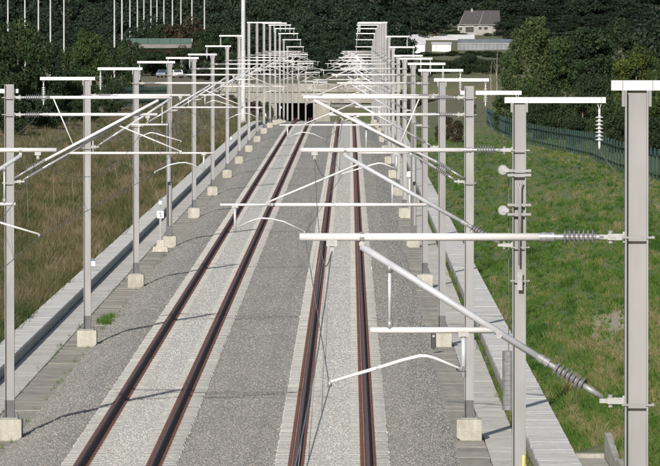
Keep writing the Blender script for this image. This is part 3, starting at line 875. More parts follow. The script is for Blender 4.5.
# ------------------------------------------------------------------ fences
def fence(pts, h, label, nm=2.5, pal=.13, hw=.035):
    base = Vector(pts[0])
    e = empty('palisade_fence', base, label, 'fence')
    V = []; Fc = []; i = 0
    q_ = min(.012, hw)
    bv = np.array([(-hw, -q_, .06), (hw, -q_, .06), (hw, q_, .06), (-hw, q_, .06), (-hw, -q_, .95), (hw, -q_, .95), (hw, q_, .95), (-hw, q_, .95), (0, 0, 1.0)])
    bf = [(0, 1, 5, 4), (1, 2, 6, 5), (2, 3, 7, 6), (3, 0, 4, 7), (4, 5, 8, 8), (5, 6, 8, 8), (6, 7, 8, 8), (7, 4, 8, 8)]
    tri = []
    for q in bf:
        tri.append((q[0], q[1], q[2]));
        if q[2] != q[3]: tri.append((q[0], q[2], q[3]))
    tri = np.array(tri)
    pme = MB().box(-.045, .045, -.045, .045, -.3, h * 1.03).mesh('post', 'fence_green')
    for a, b in zip(pts[:-1], pts[1:]):
        a = Vector(a); b = Vector(b); d = b - a; ln = d.length
        ang = math.atan2(d.y, d.x); ca, sa = math.cos(ang), math.sin(ang)
        k = int(ln / pal)
        for j in range(k):
            p = a.lerp(b, j / k) - base
            v = bv * np.array([1, 1, h * random.uniform(.98, 1.02)])
            v = np.stack([v[:, 0] * ca - v[:, 1] * sa, v[:, 0] * sa + v[:, 1] * ca, v[:, 2]], 1) + np.array(p)
            V.append(v); Fc.append(tri + i * 9); i += 1
        for j in range(int(ln / nm) + 1):
            p = a.lerp(b, min(1, j * nm / ln)) - base
            o = link('post', pme, e, p); o.rotation_euler = (0, 0, ang)
        for zz in (.25, .82):
            n_ = Vector((-sa, ca, 0)) * .03
            link('rail', MB().tube([a - base + Vector((0, 0, h * zz)) + n_, b - base + Vector((0, 0, h * zz)) + n_], .028, 6).mesh('rail', 'fence_green'), e)
    o = link('palings', npmesh('palings', np.concatenate(V), np.concatenate(Fc), 'fence_green'), e); o['kind'] = 'stuff'
fp = []
for y in (250, 300, 350, 400, 450, 500, 560, 620, 700):
    X = 14.6 - (0.8 if y > 520 else 0) - (.9 if y > 600 else 0)
    fp.append((X, y, hgt(X, y) - .05))
fence(fp, 1.6, 'dark green fence with thin posts along the top of the grass bank', nm=4.5, pal=1.0, hw=.0042)
fp = []
for x, y, Z in ((28, 112, 720), (75, 109, 770), (120, 106, 820), (168, 104, 880)):
    p = P(x, y, Z); fp.append((p.x, p.y, hgt(p.x, p.y) - .05))
fence(fp, 2.2, 'dark green fence below the trees beyond the weedy brown field', pal=.4, hw=.02)

# ------------------------------------------------------------------ grass and weeds (uncountable)
def tufts(name, n_, xr, yr, h, nb, mat, lab, tonefn, width=.012, lean=.45, zfn=None):
    u = rng.uniform(1 / yr[1], 1 / yr[0], n_); y = 1 / u
    x = xr(n_, y)
    if zfn is None:
        bare = ((x - 7.5) / 1.0) ** 2 + ((y - 211) / 13) ** 2 + .35 * patch(x, y, 4, .4, 5)
        keep = (bare > rng.uniform(.02, 1.0, n_)) & ~((x > 4.8) & (x < 5.62) & (y < 160))
        x = x[keep]; y = y[keep]; n_ = len(x)
    z = vh(x, y) if zfn is None else zfn(x, y)
    hh = rng.uniform(h[0], h[1], n_) * np.clip(1.0 + 1.1 * patch(x, y, 3.0, .25, 77), .4, 2.6)
    V = np.zeros((n_, nb, 3, 3)); 
    an = rng.uniform(0, 6.28, (n_, nb)); rr = rng.uniform(0, 1, (n_, nb)) * hh[:, None] * .55
    bxp = x[:, None] + np.cos(an) * rr; byp = y[:, None] + np.sin(an) * rr
    hb = hh[:, None] * rng.uniform(.55, 1.15, (n_, nb))
    la = rng.uniform(0, 6.28, (n_, nb)); ll = rng.uniform(.1, lean, (n_, nb)) * hb
    wa = rng.uniform(0, 3.14, (n_, nb)); ww = width * rng.uniform(.7, 1.6, (n_, nb)) * (.6 + hh[:, None])
    V[:, :, 0, 0] = bxp - np.cos(wa) * ww; V[:, :, 0, 1] = byp - np.sin(wa) * ww; V[:, :, 0, 2] = z[:, None] - .03
    V[:, :, 1, 0] = bxp + np.cos(wa) * ww; V[:, :, 1, 1] = byp + np.sin(wa) * ww; V[:, :, 1, 2] = z[:, None] - .03
    V[:, :, 2, 0] = bxp + np.cos(la) * ll; V[:, :, 2, 1] = byp + np.sin(la) * ll; V[:, :, 2, 2] = z[:, None] + hb
    tone = np.clip(tonefn(x, y)[:, None] + rng.normal(0, .13, (n_, nb)) + rng.normal(0, .07, (n_, 1)), 0, 1)
    tone = np.repeat(tone.ravel(), 3)
    V = V.reshape(-1, 3); Fc = np.arange(len(V)).reshape(-1, 3)
    tag(link(name, npmesh(name, V, Fc, mat, tone)), lab, 'grass' if 'grass' in name else 'weeds', kind='stuff')
def fbm(x, y, s, seed):
    r = np.random.default_rng(seed); o = np.zeros_like(x)
    for k in range(6):
        a = r.uniform(0, 6.28); fq = s * (1.6 ** k); ph = r.uniform(0, 6.28)
        o += np.sin((x * np.cos(a) + y * np.sin(a) * .35) * fq + ph + 1.3 * np.sin((x * np.sin(a) - y * .3 * np.cos(a)) * fq * .7 + ph)) / (1.25 ** k)
    return o / 3.0
def patch(x, y, sx_, sy_, seed):
    r = np.random.default_rng(seed); o = np.zeros_like(x)
    for k in range(7):
        q = 1.45 ** k
        a1, a2 = r.uniform(.6, 1.4, 2); p1, p2, p3 = r.uniform(0, 6.28, 3); sg = r.choice([-1, 1])
        o += np.sin(x * sx_ * q * a1 + sg * y * sy_ * q * a2 + p1 + 1.6 * np.sin(y * sy_ * q * .8 - x * sx_ * q * .5 + p2)) * np.sin(x * sx_ * q * .6 - sg * y * sy_ * q * .7 + p3) / (1.12 ** k)
    return o / 2.2
def rtone(x, y):
    dry = .06 + patch(x, y, .9, .045, 3) * .36 + patch(x, y, 3.2, .22, 9) * .32
    near = np.clip((270 - y) / 120, 0, 1) * .25
    return .42 + dry + near + np.clip((x - 11.8) / 2, 0, .3)
def rx(n_, y): return 4.86 + rng.uniform(0, 1, n_) ** 1.0 * np.minimum(11.5, np.maximum(2.5, (690 - HX) / F * y - 4.86))
tufts('bank_grass', 40000, rx, (140, 700), (.05, .15), 9, 'grass', 'short green and straw-coloured grass on the bank under the green fence', rtone, .011, .8)
tufts('bank_leaves_grass', 22000, rx, (140, 620), (.05, .13), 12, 'grass', 'broad-leaved green weeds among the grass of the bank under the green fence', lambda x, y: .27 + patch(x, y, 3.2, .22, 9) * .25 + patch(x, y, .9, .045, 3) * .25 + np.clip((270 - y) / 120, 0, 1) * .20, .024, 1.5)
def rx2(n_, y): return 16 + rng.uniform(0, 1, n_) * 60
tufts('field_grass', 5000, rx2, (500, 1500), (.2, .5), 8, 'grass', 'olive rough grass of the field beyond the green fence', lambda x, y: .60 + fbm(x, y, .1, 5) * .2, .03)
def lx(n_, y): return -10.28 - rng.uniform(0, 1, n_) ** 1.25 * np.maximum(2.5, (HX + 25) / F * y - 10.1)
def ltone(x, y):
    t = patch(x, y, .8, .05, 21) * .30 + patch(x, y, 2.6, .2, 8) * .22
    low = np.clip((330 - y) / 160, 0, 1) * -.16
    return .64 + t + low
tufts('bank_weeds', 30000, lx, (185, 950), (.16, .42), 11, 'weeds', 'brown and green dry weeds covering the bank outside the cable trough', ltone, .012, .9)
tufts('bank_leaf_weeds', 13000, lx, (185, 900), (.10, .32), 14, 'weeds', 'leafy green plants among the dry weeds outside the cable trough', lambda x, y: .24 + patch(x, y, 2.6, .2, 8) * .28 + patch(x, y, .8, .05, 21) * .25, .022, 1.2)
def gapx(n_, y): return rng.uniform(3.82, 3.90, n_)
tufts('gap_grass', 500, gapx, (140, 420), (.06, .16), 8, 'grass', 'thin line of grass in the joint along the pale trough', lambda x, y: .45 + fbm(x, y * 6, .5, 4) * .3, .008, .5, lambda x, y: -.5 + 0 * x)

def wx(n_, y): return np.where(rng.uniform(0, 1, n_) < .5, -8.51, -7.72) + rng.normal(0, .05, n_)
def wkeep(n_, y): return wx(n_, y)
tufts('walkway_grass', 140, wkeep, (150, 420), (.05, .14), 9, 'grass', 'small grass tufts in the joints of the walkway by the weedy bank', lambda x, y: .5 + patch(x, y, 2, .3, 4) * .3, .009, .9, lambda x, y: -.50 + 0 * x)
def cl(n_, y): return -7.85 + rng.normal(0, .14, n_)
tufts('tuft_grass', 60, cl, (234, 242), (.08, .2), 10, 'grass', 'green grass clump growing on the walkway behind a mast footing', lambda x, y: .3 + 0 * x, .01, 1.0, lambda x, y: -.5 + 0 * x)
# ------------------------------------------------------------------ trees
def crown_mesh(name, mat, seed, rxy, rz, nclump, nleaf, leaf, shape='round', hole=.0):
    r = np.random.default_rng(seed)
    # clump centres spread through an uneven ellipsoid standing on z=0..2*rz
    d = r.normal(0, 1, (nclump, 3)); d /= np.linalg.norm(d, axis=1)[:, None]
    rad = r.uniform(.35, .92, nclump) ** .7
    c = d * rad[:, None]
    if shape == 'cone':
        tt = (c[:, 2] + 1) / 2; c[:, :2] *= (1.25 - tt)[:, None]
    if shape == 'wide':
        c[:, 2] = np.abs(c[:, 2]) ** .8 * np.sign(c[:, 2])
    c = c * np.array([rxy, rxy, rz]) + np.array([0, 0, rz])
    cr = r.uniform(.20, .40, nclump) * min(rxy, rz)
    ci = r.integers(0, nclump, nleaf)
    dd = r.normal(0, 1, (nleaf, 3)); dd /= np.linalg.norm(dd, axis=1)[:, None]
    pos = c[ci] + dd * (cr[ci] * r.uniform(.45, 1.12, nleaf) ** .6)[:, None] * np.array([1, 1, .8])
    nrm = dd * 1.0 + r.normal(0, .75, (nleaf, 3)); nrm /= np.linalg.norm(nrm, axis=1)[:, None]
    a = np.cross(nrm, r.normal(0, 1, (nleaf, 3))); a /= np.linalg.norm(a, axis=1)[:, None]
    b = np.cross(nrm, a)
    s = leaf * r.uniform(.5, 1.35, nleaf)[:, None]
    V = np.stack([pos - a * s, pos - b * s * .62 + nrm * s * .12, pos + a * s, pos + b * s * .62 + nrm * s * .12], 1).reshape(-1, 3)
    Fc = np.arange(len(V)).reshape(-1, 4)
    ct = r.normal(.5, .2, nclump)
    tone = np.repeat(np.clip(ct[ci] + r.normal(0, .16, nleaf), 0, 1), 4)
    return npmesh(name, V, Fc, mat, tone)
def trunk_mesh(seed, h, r0, mat='bark', spread=.35):
    r = random.Random(seed); m = MB()
    top = h * .78
    pts = [(0, 0, -.4)] + [(r.uniform(-.03, .03) * h * t, r.uniform(-.03, .03) * h * t, top * t) for t in (.25, .5, .75, 1)]
    m.tube(pts, [r0 * 1.25, r0, r0 * .8, r0 * .5, r0 * .15], 7)
    for k in range(9):
        t = r.uniform(.32, .9); an = r.uniform(0, 6.28); L_ = h * spread * (1.1 - t) * r.uniform(.7, 1.2)
        p = Vector((0, 0, top * t)); d = Vector((math.cos(an), math.sin(an), r.uniform(.4, .9))).normalized()
        m.tube([p, p + d * L_ * .5, p + d * L_ + Vector((0, 0, L_ * .15))], [r0 * .35, r0 * .2, r0 * .05], 5)
    return m.mesh('trunk', mat)
# crowns are built in a unit of 10 m tall trees (crown 8.5 m tall) and scaled
CROWN = {}
for kind, mat in (('dark', 'leaf_dark'), ('mid', 'leaf_mid'), ('light', 'leaf_light'), ('yellow', 'leaf_yellow'), ('rust', 'leaf_rust')):
    CROWN[kind] = [crown_mesh('crown', mat, 11 + k * 7 + len(kind), 3.3, 4.3, 54, 9000, .17, s_) for k, s_ in enumerate(('round', 'wide'))]
CROWN['cone'] = [crown_mesh('crown', 'leaf_light', 91, 3.0, 4.4, 70, 11000, .13, 'round')]
CROWN['forest'] = [crown_mesh('crown', 'leaf_forest', 201 + k * 3, 3.4, 4.4, 60, 6500, .21, s_) for k, s_ in enumerate(('round', 'wide', 'cone', 'round'))]
CROWN['bush'] = [crown_mesh('crown', 'leaf_mid', 301 + k, 4.4, 4.4, 60, 8000, .22, 'wide') for k in range(2)]
CROWN['darkbush'] = [crown_mesh('crown', 'leaf_dark', 321 + k, 4.4, 4.4, 60, 8000, .22, 'wide') for k in range(2)]
TRUNK = [trunk_mesh(40 + k, 10, .17) for k in range(3)]
TRUNKP = [trunk_mesh(60 + k, 10, .10, 'bark_pale', .5) for k in range(2)]
tn = [0]
def tree(name, kind, X, Y, zg, height, wide, label, group=None, cat='tree', low=.14, trunk=None):
    """height in metres; wide = crown diameter in metres"""
    tn[0] += 1
    e = empty(name, (X, Y, zg), label, cat, group)
    e.rotation_euler = (0, 0, random.uniform(0, 6.28))
    cm = CROWN[kind][tn[0] % len(CROWN[kind])]
    base = 3.3 * 2 if 'bush' not in kind else 8.8
    t = link('trunk', (trunk or TRUNK)[tn[0] % len(trunk or TRUNK)], e)
    sxy = wide / 7.0 if 'bush' not in kind else wide / 9.4
    t.scale = (max(sxy, .6), max(sxy, .6), height / 10)
    c = link('crown', cm, e, (0, 0, height * low))
    c.scale = (sxy, sxy, height * (1 - low) / 8.9)
    return e
def tree_px(name, kind, x, ytop, Z, wpx, label, group=None, cat='tree', low=.14, zg=None, trunk=None):
    p = P(x, ytop, Z)
    g = hgt(p.x, Z) if zg is None else zg
    return tree(name, kind, p.x, Z, g - .1, p.z - g + .1, wpx * Z / F, label, group, cat, low, trunk)

# trees behind the fence on the grass-bank side
TR = 'trees behind the green fence'
tree_px('tall_tree', 'cone', 532, 12, 780, 58, 'tall pale feathery tree rising behind the green fence', TR)
tree_px('tree', 'mid', 556, 32, 800, 50, 'mid green round tree close beside the tall pale feathery tree', TR)
tree_px('tree', 'light', 512, 44, 830, 26, 'slim pale tree on the field side of the tall feathery tree', TR)
tree_px('tree', 'dark', 588, 20, 820, 62, 'broad dark tree between the feathery tree and the yellow-green one', TR)
tree_px('tree', 'dark', 618, 14, 860, 46, 'dark tree standing behind the yellow-green tree', TR)
tree_px('tree', 'yellow', 636, 44, 700, 54, 'bright yellow-green tree behind the green fence', TR)
tree_px('tree', 'mid', 668, 50, 690, 44, 'green tree beyond the yellow-green one at the end of the fence', TR)
tree_px('tree', 'forest', 655, 8, 900, 60, 'tall very dark tree behind the yellow-green tree', TR)
tree_px('tree', 'forest', 575, 35, 950, 70, 'dark tree half hidden behind the broad dark tree', TR)
BS = 'shrubs directly behind the green fence'
k = 0
for x, yt, Z, w_, kd in ((505, 92, 640, 30, 'bush'), (530, 84, 640, 40, 'bush'), (556, 90, 600, 40, 'darkbush'), (583, 92, 590, 44, 'darkbush'), (606, 96, 560, 40, 'darkbush'), (632, 94, 540, 46, 'bush'), (664, 92, 520, 46, 'bush'), (540, 98, 600, 34, 'darkbush'), (620, 108, 500, 44, 'darkbush'), (655, 116, 470, 44, 'darkbush'), (575, 112, 560, 30, 'darkbush'), (595, 70, 640, 44, 'darkbush'), (650, 75, 600, 40, 'bush')):
    tree_px('shrub', kd, x, yt, Z, w_, ('leafy mid green shrub' if kd == 'bush' else 'dark dense shrub') + ' growing close behind the green fence', BS + (', mid green' if kd == 'bush' else ', dark'), 'shrub', low=.02)
for x, yt, Z, w_ in ((497, 48, 1000, 12), (504, 55, 980, 10), (491, 62, 1020, 9)):
    p = P(x, yt, Z)
    e = empty('bare_tree', (p.x, Z, hgt(p.x, Z)), 'thin pale leafless sapling in the rough field before the glasshouse', 'sapling', 'pale saplings in the field')
    o = link('trunk', TRUNKP[0], e); hh = p.z - hgt(p.x, Z); o.scale = (w_ * Z / F / 4, w_ * Z / F / 4, hh / 7.8)
# brown scrub in the field
for x, yt, Z, w_, kd in ((446, 112, 600, 14, 'rust'), (456, 118, 590, 16, 'rust'), (470, 100, 720, 14, 'rust'), (440, 122, 585, 12, 'rust')):
    tree_px('scrub', kd, x, yt, Z, w_, 'low brown scrub bush on the field edge beside the masts', 'brown scrub bushes', 'shrub', low=.02)
# dark hedge below the sheds
for i, x in enumerate(range(402, 520, 11)):
    tree_px('hedge_bush', 'darkbush', x, 56 + random.uniform(-3, 5) + (4 if x < 440 else 0), 1500 + random.uniform(-60, 60), 22, 'dark hedge bush between the rough field and the white sheds', 'dark hedge below the sheds', 'shrub', low=.02)
# trees on the weedy side
TL = 'trees beyond the weedy field'
for x, yt, Z, w_, kd, lb in ((-12, 8, 640, 60, 'dark', 'large dark tree overhanging the weedy field, at the end of the row'),
                         (18, 8, 650, 50, 'mid', 'leafy mid green tree beside the large dark tree'),
                         (45, 34, 690, 40, 'dark', 'dark lower tree beside the leafy mid green tree'),
                         (66, 42, 720, 34, 'mid', 'small green tree below the white poles'),
                         (88, 24, 740, 42, 'mid', 'bushy green tree on the near side of the two long white poles'),
                         (112, 36, 780, 28, 'dark', 'dark tree at the foot of the two long white poles'),
                         (130, 34, 900, 30, 'dark', 'dark tree between the long white poles and the green overpass'),
                         (30, 62, 660, 50, 'dark', 'low dark tree in front of the row by the weedy field'),
                         (72, 66, 700, 44, 'dark', 'low dark tree filling the row below the white poles'),
                         (5, 60, 630, 50, 'dark', 'low dark tree under the large dark one')):
    tree_px('tree', kd, x, yt, Z, w_, lb, TL, low=.08)
for x, yt, Z, w_ in ((12, 92, 600, 40), (50, 92, 640, 40), (85, 94, 690, 36), (112, 84, 760, 30), (140, 84, 860, 26)):
    tree_px('shrub', 'darkbush', x, yt, Z, w_, 'low dark shrub along the edge of the weedy field', 'shrubs at the edge of the weedy field', 'shrub', low=.02)
for x, yt, Z, w_, kd in ((190, 14, 1350, 50, 'rust'), (165, 20, 1380, 40, 'dark'), (212, 22, 1330, 40, 'dark'), (148, 14, 1420, 44, 'forest'), (232, 24, 1400, 36, 'dark'), (205, 38, 1310, 36, 'dark'), (182, 44, 1300, 30, 'dark')):
    tree_px('tree', kd, x, yt, Z, w_, 'rust-tinged autumn tree above the green overpass' if kd == 'rust' else 'dark tree in the clump around the green overpass', 'trees round the overpass' + (', rust' if kd == 'rust' else ''), low=.06)
for x in range(128, 240, 12):
    tree_px('bush', 'darkbush', x, 49 + random.uniform(-1, 5), 1346 + random.uniform(0, 12), 18, 'added dark bush standing in for the shade under the green overpass', 'added bushes for the shade under the overpass', 'shrub', low=.02)  # dark foliage added in place of the shade beneath the deck
for x in range(196, 244, 11):
    tree_px('bush', 'darkbush', x, 62 + random.uniform(-3, 6), 1240, 18, 'dark bush beside the parked cars', 'bushes beside the parked cars', 'shrub', low=.02)
for x in range(398, 522, 9):
    tree_px('bush', 'darkbush', x, 51.5 + random.uniform(-1.5, 2), 1950 + random.uniform(-20, 20), 15, 'dark bush at the foot of the white sheds and glasshouse', 'bushes at the foot of the sheds', 'shrub', low=.02)
for x in list(range(449, 470, 7)) + [488, 497, 506]:
    tree_px('bush', 'darkbush', x, 31 + random.uniform(-2, 2), 2215, 11, 'dark garden bush in front of the pale house', 'garden bushes by the house', 'shrub', low=.02)
# forest wall on the hillside
FW = 'trees of the dark forest on the hillside'
cnt = 0
ROWS = ((1420, 52, 62, 15, 26, 232, 400, 'low dark forest-edge tree just above the concrete bridge'), (1600, 38, 52, 20, 34, -30, 400, 'dark tree in the front rank of the forest behind the mast tops'),
        (1700, 20, 38, 22, 38, -30, 400, 'dark tree in the second rank of the forest behind the mast tops'), (1820, 4, 24, 24, 40, -30, 395, 'dark tree high in the middle of the forest behind the white poles'),
        (1960, -12, 6, 26, 42, -30, 390, 'tall dark tree in the upper forest behind the white poles'), (2200, -34, -14, 28, 48, -30, 390, 'topmost dark tree of the forest behind the white poles'),
        (2190, 2, 14, 22, 36, 380, 452, 'dark tree beside the pale house, behind the long low shed'), (2330, -8, 8, 24, 40, 370, 700, 'dark tree in the rank just behind the pale house'),
        (2290, 8, 20, 20, 32, 503, 700, 'dark lower tree on the slope beyond the pale house'), (2235, 15, 27, 13, 26, 500, 700, 'dark low tree on the slope between the house and the ridge'), (2140, 24, 34, 16, 28, 512, 700, 'dark bushy tree past the end of the long glasshouse'),
        (2500, -24, -6, 28, 46, 360, 700, 'topmost dark tree on the ridge above the pale house'))
for Z, y0, y1, step, wpx, xa, xb, flab in ROWS:
    x = xa + random.uniform(0, 10)
    while x < xb:
        yt = random.uniform(y0, y1)
        tree_px('forest_tree', 'forest', x, yt, Z + random.uniform(-50, 50), wpx * random.uniform(.85, 1.25), flab, 'forest: ' + flab, low=.05)
        x += step * random.uniform(.8, 1.15); cnt += 1

# ------------------------------------------------------------------ far poles and buildings
pole_me = MB().lathe((0, 0, 0), (0, 0, 1), [(0, 1.0), (.05, 1.0), (.06, .82), (1, .55)], 8).mesh('shaft', 'mast_pole')
cap_me = MB().box(-.9, .1, -.18, .18, 0, .12).mesh('head', 'mast_pole')
def pole(x, ytop, Z, r, label, group=None):
    p = P(x, ytop, Z); g = hgt(p.x, Z)
    e = empty('white_pole', (p.x, Z, g), label, 'pole', group)
    h = p.z - g
    o = link('shaft', pole_me, e); o.scale = (r, r, h)
    link('head', cap_me, e, (0, 0, h))
for x in (8, 25, 38.5, 50.5, 64): pole(x, -30 - random.uniform(0, 10), 1180, .17, 'tall white pole rising behind the trees of the weedy field', 'white poles behind the weedy field trees')
for x in (114.5, 122): pole(x, -24, 960, .15, 'one of the pair of long white poles reaching down beside the trees', 'pair of long white poles')
for x in (130, 137.5, 144, 151, 157, 164, 172.5, 181, 192, 204.5): pole(x, -30, 1560, .19, 'thin white pole standing above the green overpass', 'white poles above the overpass')
for x in (294, 296): pole(x if x == 294 else 294.5, -10, 2200, .12, 'thin grey pole before the dark forest', 'grey pole before the forest') if x == 294 else None
# radio mast by the line
e = empty('radio_mast', (-10.6, 735, hgt(-10.6, 735)), 'tall thick white radio mast standing among the weedy side masts', 'mast')
g = hgt(-10.6, 735)
link('shaft', MB().lathe((0, 0, 0), (0, 0, 24), [(0, .27), (.3, .24), (.301, .215), (.6, .20), (.601, .17), (1, .13)], 14).mesh('shaft', 'mast_pole'), e)
link('base_flange', MB().lathe((0, 0, -.1), (0, 0, .2), [(0, .5), (.6, .5), (.61, .34), (1, .34)], 12).mesh('base_flange', 'footing'), e)
link('antenna', MB().box(-.5, -.3, -.1, .1, 21.5, 23.5).box(.3, .5, -.1, .1, 21.5, 23.5).box(-.4, .4, -.03, .03, 22.4, 22.5).mesh('antenna', 'white_paint'), e)

# overbridge past the crest
BZ = 1150.0
def bx_at(x): return (x - HX) * BZ / F
def bz_at(y): return CAMZ - (y - HY) * BZ / F
e = empty('overbridge', (0, BZ, gz(BZ)), 'beige concrete bridge over the line with dark openings, past the crest', 'bridge')
def bpart(name, x0, x1, y0, y1, mat, ya=0, yb=30, parent=None):
    m = MB().box(bx_at(x0), bx_at(x1), ya, yb, bz_at(y1) - gz(BZ), bz_at(y0) - gz(BZ))
    return link(name, m.mesh(name, mat), e if parent is None else parent)
deck = bpart('deck', 222, 404, 90, 103, 'bridge_concrete', .02, 29.5)
for i in range(12):
    xx = 222 + i * 15.16
    bpart('parapet_panel', xx + .25, xx + 14.9, 83.5, 92, 'bridge_concrete', -.25, .0, deck)
bpart('abutment', 222, 277, 103.02, 185, 'bridge_concrete', .25, 29)
bpart('pier', 313, 330, 103.02, 185, 'bridge_concrete', .2, 29)
bpart('abutment', 398, 404, 103.02, 185, 'bridge_concrete', .25, 29)
bpart('shade_wall', 277.02, 312.98, 103.02, 185, 'bridge_deck_dark', 26, 28.8)  # added dark wall closing the opening, standing in for the shade inside
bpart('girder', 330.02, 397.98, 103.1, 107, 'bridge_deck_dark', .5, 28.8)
for x, yt, Z, w_, kd in ((226, 94, 1095, 20, 'rust'), (240, 97, 1090, 18, 'bush'), (254, 99, 1085, 18, 'rust'), (267, 102, 1080, 14, 'bush'), (232, 104, 1050, 22, 'rust'), (250, 107, 1040, 18, 'rust'),
                         (394, 92, 1080, 20, 'darkbush'), (405, 88, 1090, 24, 'darkbush'), (416, 92, 1060, 24, 'rust'), (430, 96, 1020, 24, 'rust'), (400, 100, 1040, 16, 'rust')):
    tree_px('scrub', kd, x, yt, Z, w_, {'rust': 'brown scrub bush on the cutting slope before the concrete bridge', 'bush': 'green scrub bush on the cutting slope before the concrete bridge', 'darkbush': 'dark scrub bush beside the concrete bridge on the grass bank side'}[kd], 'scrub before the bridge, ' + kd, 'shrub', low=.02)
# green overpass on the left
OZ = 1330.0
def ob(name, x0, x1, y0, y1, mat, ya, yb, parent):
    a = P(x0, y1, OZ); b2 = P(x1, y0, OZ); c0 = e2.location
    return link(name, MB().box(a.x - c0.x, b2.x - c0.x, ya, yb, a.z - c0.z, b2.z - c0.z).mesh(name, mat), parent)
pc = P(155, 70, OZ)
e2 = empty('overpass', (pc.x, OZ, hgt(pc.x, OZ)), 'distant road overpass with green parapet among dark trees', 'bridge')
dk = ob('deck', 126, 192, 44, 48, 'bridge_deck_dark', 0, 10, e2)
for i in range(6): ob('parapet_panel', 126 + i * 11 + .15, 137 + i * 11 - .15, 38.3, 43.95, 'bridge_green', -.1, .1, dk)
ob('support_beam', 140, 178, 49.5, 51.5, 'bridge_concrete', 3, 4, e2)
ob('pier', 131, 136, 48.05, 90, 'bridge_deck_dark', 2, 8, e2)
ob('pier', 180, 186, 48.05, 90, 'bridge_deck_dark', 2, 8, e2)

# house
HZ = 2230.0
hp = P(477, 34, HZ)
e = empty('house', (hp.x, HZ, hp.z - 3), 'pale house with dark grey pitched roof before the forest', 'house')
S = HZ / F
wl, wr = (457.5 - 477) * S, (496 - 477) * S
zb, ze, zr = -1.5, 3 + (34 - 24.5) * S, 3 + (34 - 10.5) * S
link('wall', MB().box(wl, wr, 0, 8, zb, ze).mesh('wall', 'render_wall'), e)
rm = MB()
x0, x1 = (459 - 477) * S, (500 - 477) * S
rx0, rx1 = (465.5 - 477) * S, (500 - 477) * S
rm.add([(x0, -.5, ze - .05), (x1, -.5, ze - .05), (rx1, 4, zr), (rx0, 4, zr), (x0, 8.5, ze - .05), (x1, 8.5, ze - .05)], [(0, 1, 2, 3), (5, 4, 3, 2), (0, 3, 4), (1, 5, 2), (0, 4, 5, 1)])
rf = link('roof', rm.mesh('roof', 'roof_tile'), e)
link('roof_verge', MB().tube([(x0, -.55, ze + .02), (rx0, 3.95, zr + .1)], .10, 6).mesh('roof_verge', 'render_wall'), rf)
link('roof_verge', MB().tube([((479 - 477) * S, -.55, ze + .02), ((484.5 - 477) * S, 3.95, zr + .1)], .10, 6).mesh('roof_verge', 'render_wall'), rf)
link('gutter', MB().box(wl, x1, -.65, -.5, ze - .15, ze).mesh('gutter', 'render_wall'), rf)
link('chimney', MB().box((471 - 477) * S, (473 - 477) * S, 3.5, 4.4, zr - .6, zr + .55).mesh('chimney', 'render_wall'), rf)
for a, b2, c0, d0 in ((465.5, 473.5, 26.5, 32), (478.5, 481.5, 26.5, 29.5), (484, 487.5, 26.5, 29.5), (459, 462, 27, 30)):
    wd = link('window', MB().box((a - 477) * S, (b2 - 477) * S, -.12, -.02, 3 + (34 - d0) * S, 3 + (34 - c0) * S).mesh('window', 'window_glass'), e)
    link('frame', MB().box((a - 477) * S - .1, (b2 - 477) * S + .1, -.06, -.01, 3 + (34 - c0) * S + .002, 3 + (34 - c0) * S + .14).mesh('frame', 'white_paint'), wd)
# glasshouse
GZ_ = 2060.0; S = GZ_ / F
gp = P(458, 53, GZ_)
e = empty('glasshouse', (gp.x, GZ_, gp.z), 'long grey glasshouse below the pale house', 'glasshouse')
W = (516 - 458) * S; Hh = 9.5 * S; Ht = 14 * S
link('wall', MB().box(0, W, 0, 6, -2, Hh).mesh('wall', 'glasshouse'), e)
gm = MB(); gm.add([(0, -.1, Hh + .01), (W, -.1, Hh + .01), (W, 3, Ht), (0, 3, Ht), (0, 6.1, Hh + .01), (W, 6.1, Hh + .01)], [(0, 1, 2, 3), (3, 2, 5, 4), (0, 3, 4), (1, 5, 2)])
link('roof', gm.mesh('roof', 'glasshouse'), e)
for i in range(15):
    link('mullion', MB().box(i * W / 14 - .07, i * W / 14 + .07, -.1, -.02, -1.5, Hh).mesh('mullion', 'glasshouse_frame'), e)
link('eaves', MB().box(-.1, W + .1, -.2, -.105, Hh - .12, Hh + .12).mesh('eaves', 'glasshouse_frame'), e)
# white sheds
def shed(x0, x1, y0, y1, Z, lab, mat='shed_white', ridge=.35, name='shed'):
    S = Z / F; p = P(x0, y1, Z)
    e = empty(name, (p.x, Z, p.z), lab, 'shed')
    W = (x1 - x0) * S; H_ = (y1 - y0) * S
    link('wall', MB().box(0, W, 0, 8, -2.5, H_ * (1 - ridge)).mesh('wall', mat), e)
    m = MB(); z0 = H_ * (1 - ridge) + .01
    m.add([(-.2, -.2, z0), (W + .2, -.2, z0), (W + .2, 4, H_), (-.2, 4, H_), (-.2, 8.2, z0), (W + .2, 8.2, z0)], [(0, 1, 2, 3), (3, 2, 5, 4), (0, 3, 4), (1, 5, 2)])
    link('roof', m.mesh('roof', mat), e)
    link('door', MB().box(W * .1, W * .28, -.08, -.02, -1.5, z0 * .8).mesh('door', 'shed_grey'), e)
    link('gutter', MB().box(-.2, W + .2, -.32, -.21, z0 - .12, z0).mesh('gutter', 'shed_grey'), e)
    return e
shed(432, 451, 42, 53, 2040, 'white box-shaped shed beside the long grey glasshouse', ridge=.15)
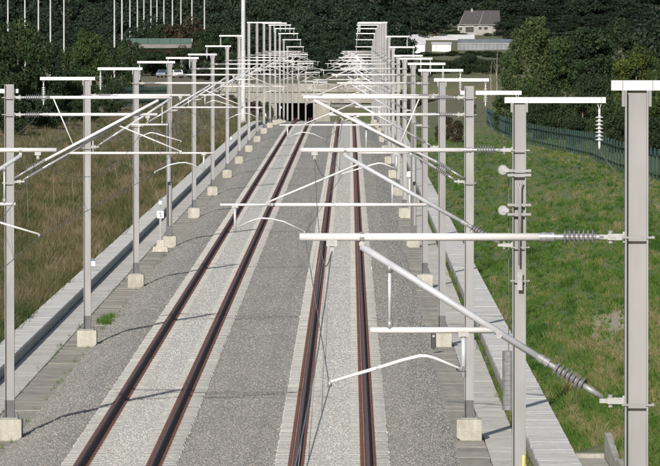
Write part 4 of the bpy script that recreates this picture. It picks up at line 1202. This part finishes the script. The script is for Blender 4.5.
shed(413, 474, 34.5, 41, 2150, 'long low white-roofed shed below the pale house', 'shed_white', .8)
shed(405, 425, 39.5, 48, 2020, 'small white shed half hidden behind the mast tops', ridge=.5)
shed(392, 416, 35, 42, 2120, 'white-roofed shed at the end of the long low one', ridge=.6)
# parked car by the fence on the weedy side
def car(x, y, Z, lab, mat):
    p = P(x, y, Z)
    g = hgt(p.x, Z)
    e = empty('parked_car', (p.x, Z, g), lab, 'car', 'cars beyond the weedy field')
    e.rotation_euler = (0, 0, R(-90 + (8 if x > 170 else -14)))
    prof = [(-2.1, .35), (-2.1, .75), (-1.9, .92), (-1.15, 1.0), (-.55, 1.42), (.75, 1.45), (1.5, 1.02), (2.05, .9), (2.1, .4)]
    k = len(prof); m = MB()
    m.add([(a, -.82, z) for a, z in prof] + [(a, .82, z) for a, z in prof], [tuple(range(k))[::-1], tuple(range(k, 2 * k))] + [(i, (i + 1) % k, (i + 1) % k + k, i + k) for i in range(k)])
    link('body', m.mesh('body', mat), e)
    link('window', MB().add([(-1.0, -.83, 1.03), (1.3, -.83, 1.03), (.7, -.83, 1.38), (-.5, -.83, 1.36)], [(0, 1, 2, 3)]).mesh('window', 'window_glass'), e)
    link('windscreen', MB().add([(1.46, -.70, 1.055), (1.46, .70, 1.055), (.80, .62, 1.433), (.80, -.62, 1.433)], [(0, 1, 2, 3)]).mesh('windscreen', 'window_glass'), e)
    for yy in (-.72, .42):
        link('headlight', MB().box(2.08, 2.12, yy, yy + .30, .62, .80).mesh('headlight', 'cast'), e)
    link('bumper', MB().box(2.06, 2.16, -.80, .80, .38, .58).mesh('bumper', 'coating'), e)
    for xx in (-1.3, 1.3):
        for yy in (-.8, .62):
            link('wheel', MB().lathe((xx, yy, .32), (xx, yy + .18, .32), [(0, .22), (.05, .32), (.95, .32), (1, .22)], 14).mesh('wheel', 'black_paint'), e)
car(177, 74, 1270, 'white car parked below the green overpass', 'white_paint')
car(164, 74, 1280, 'blue-grey car parked below the green overpass', 'blue_paint')
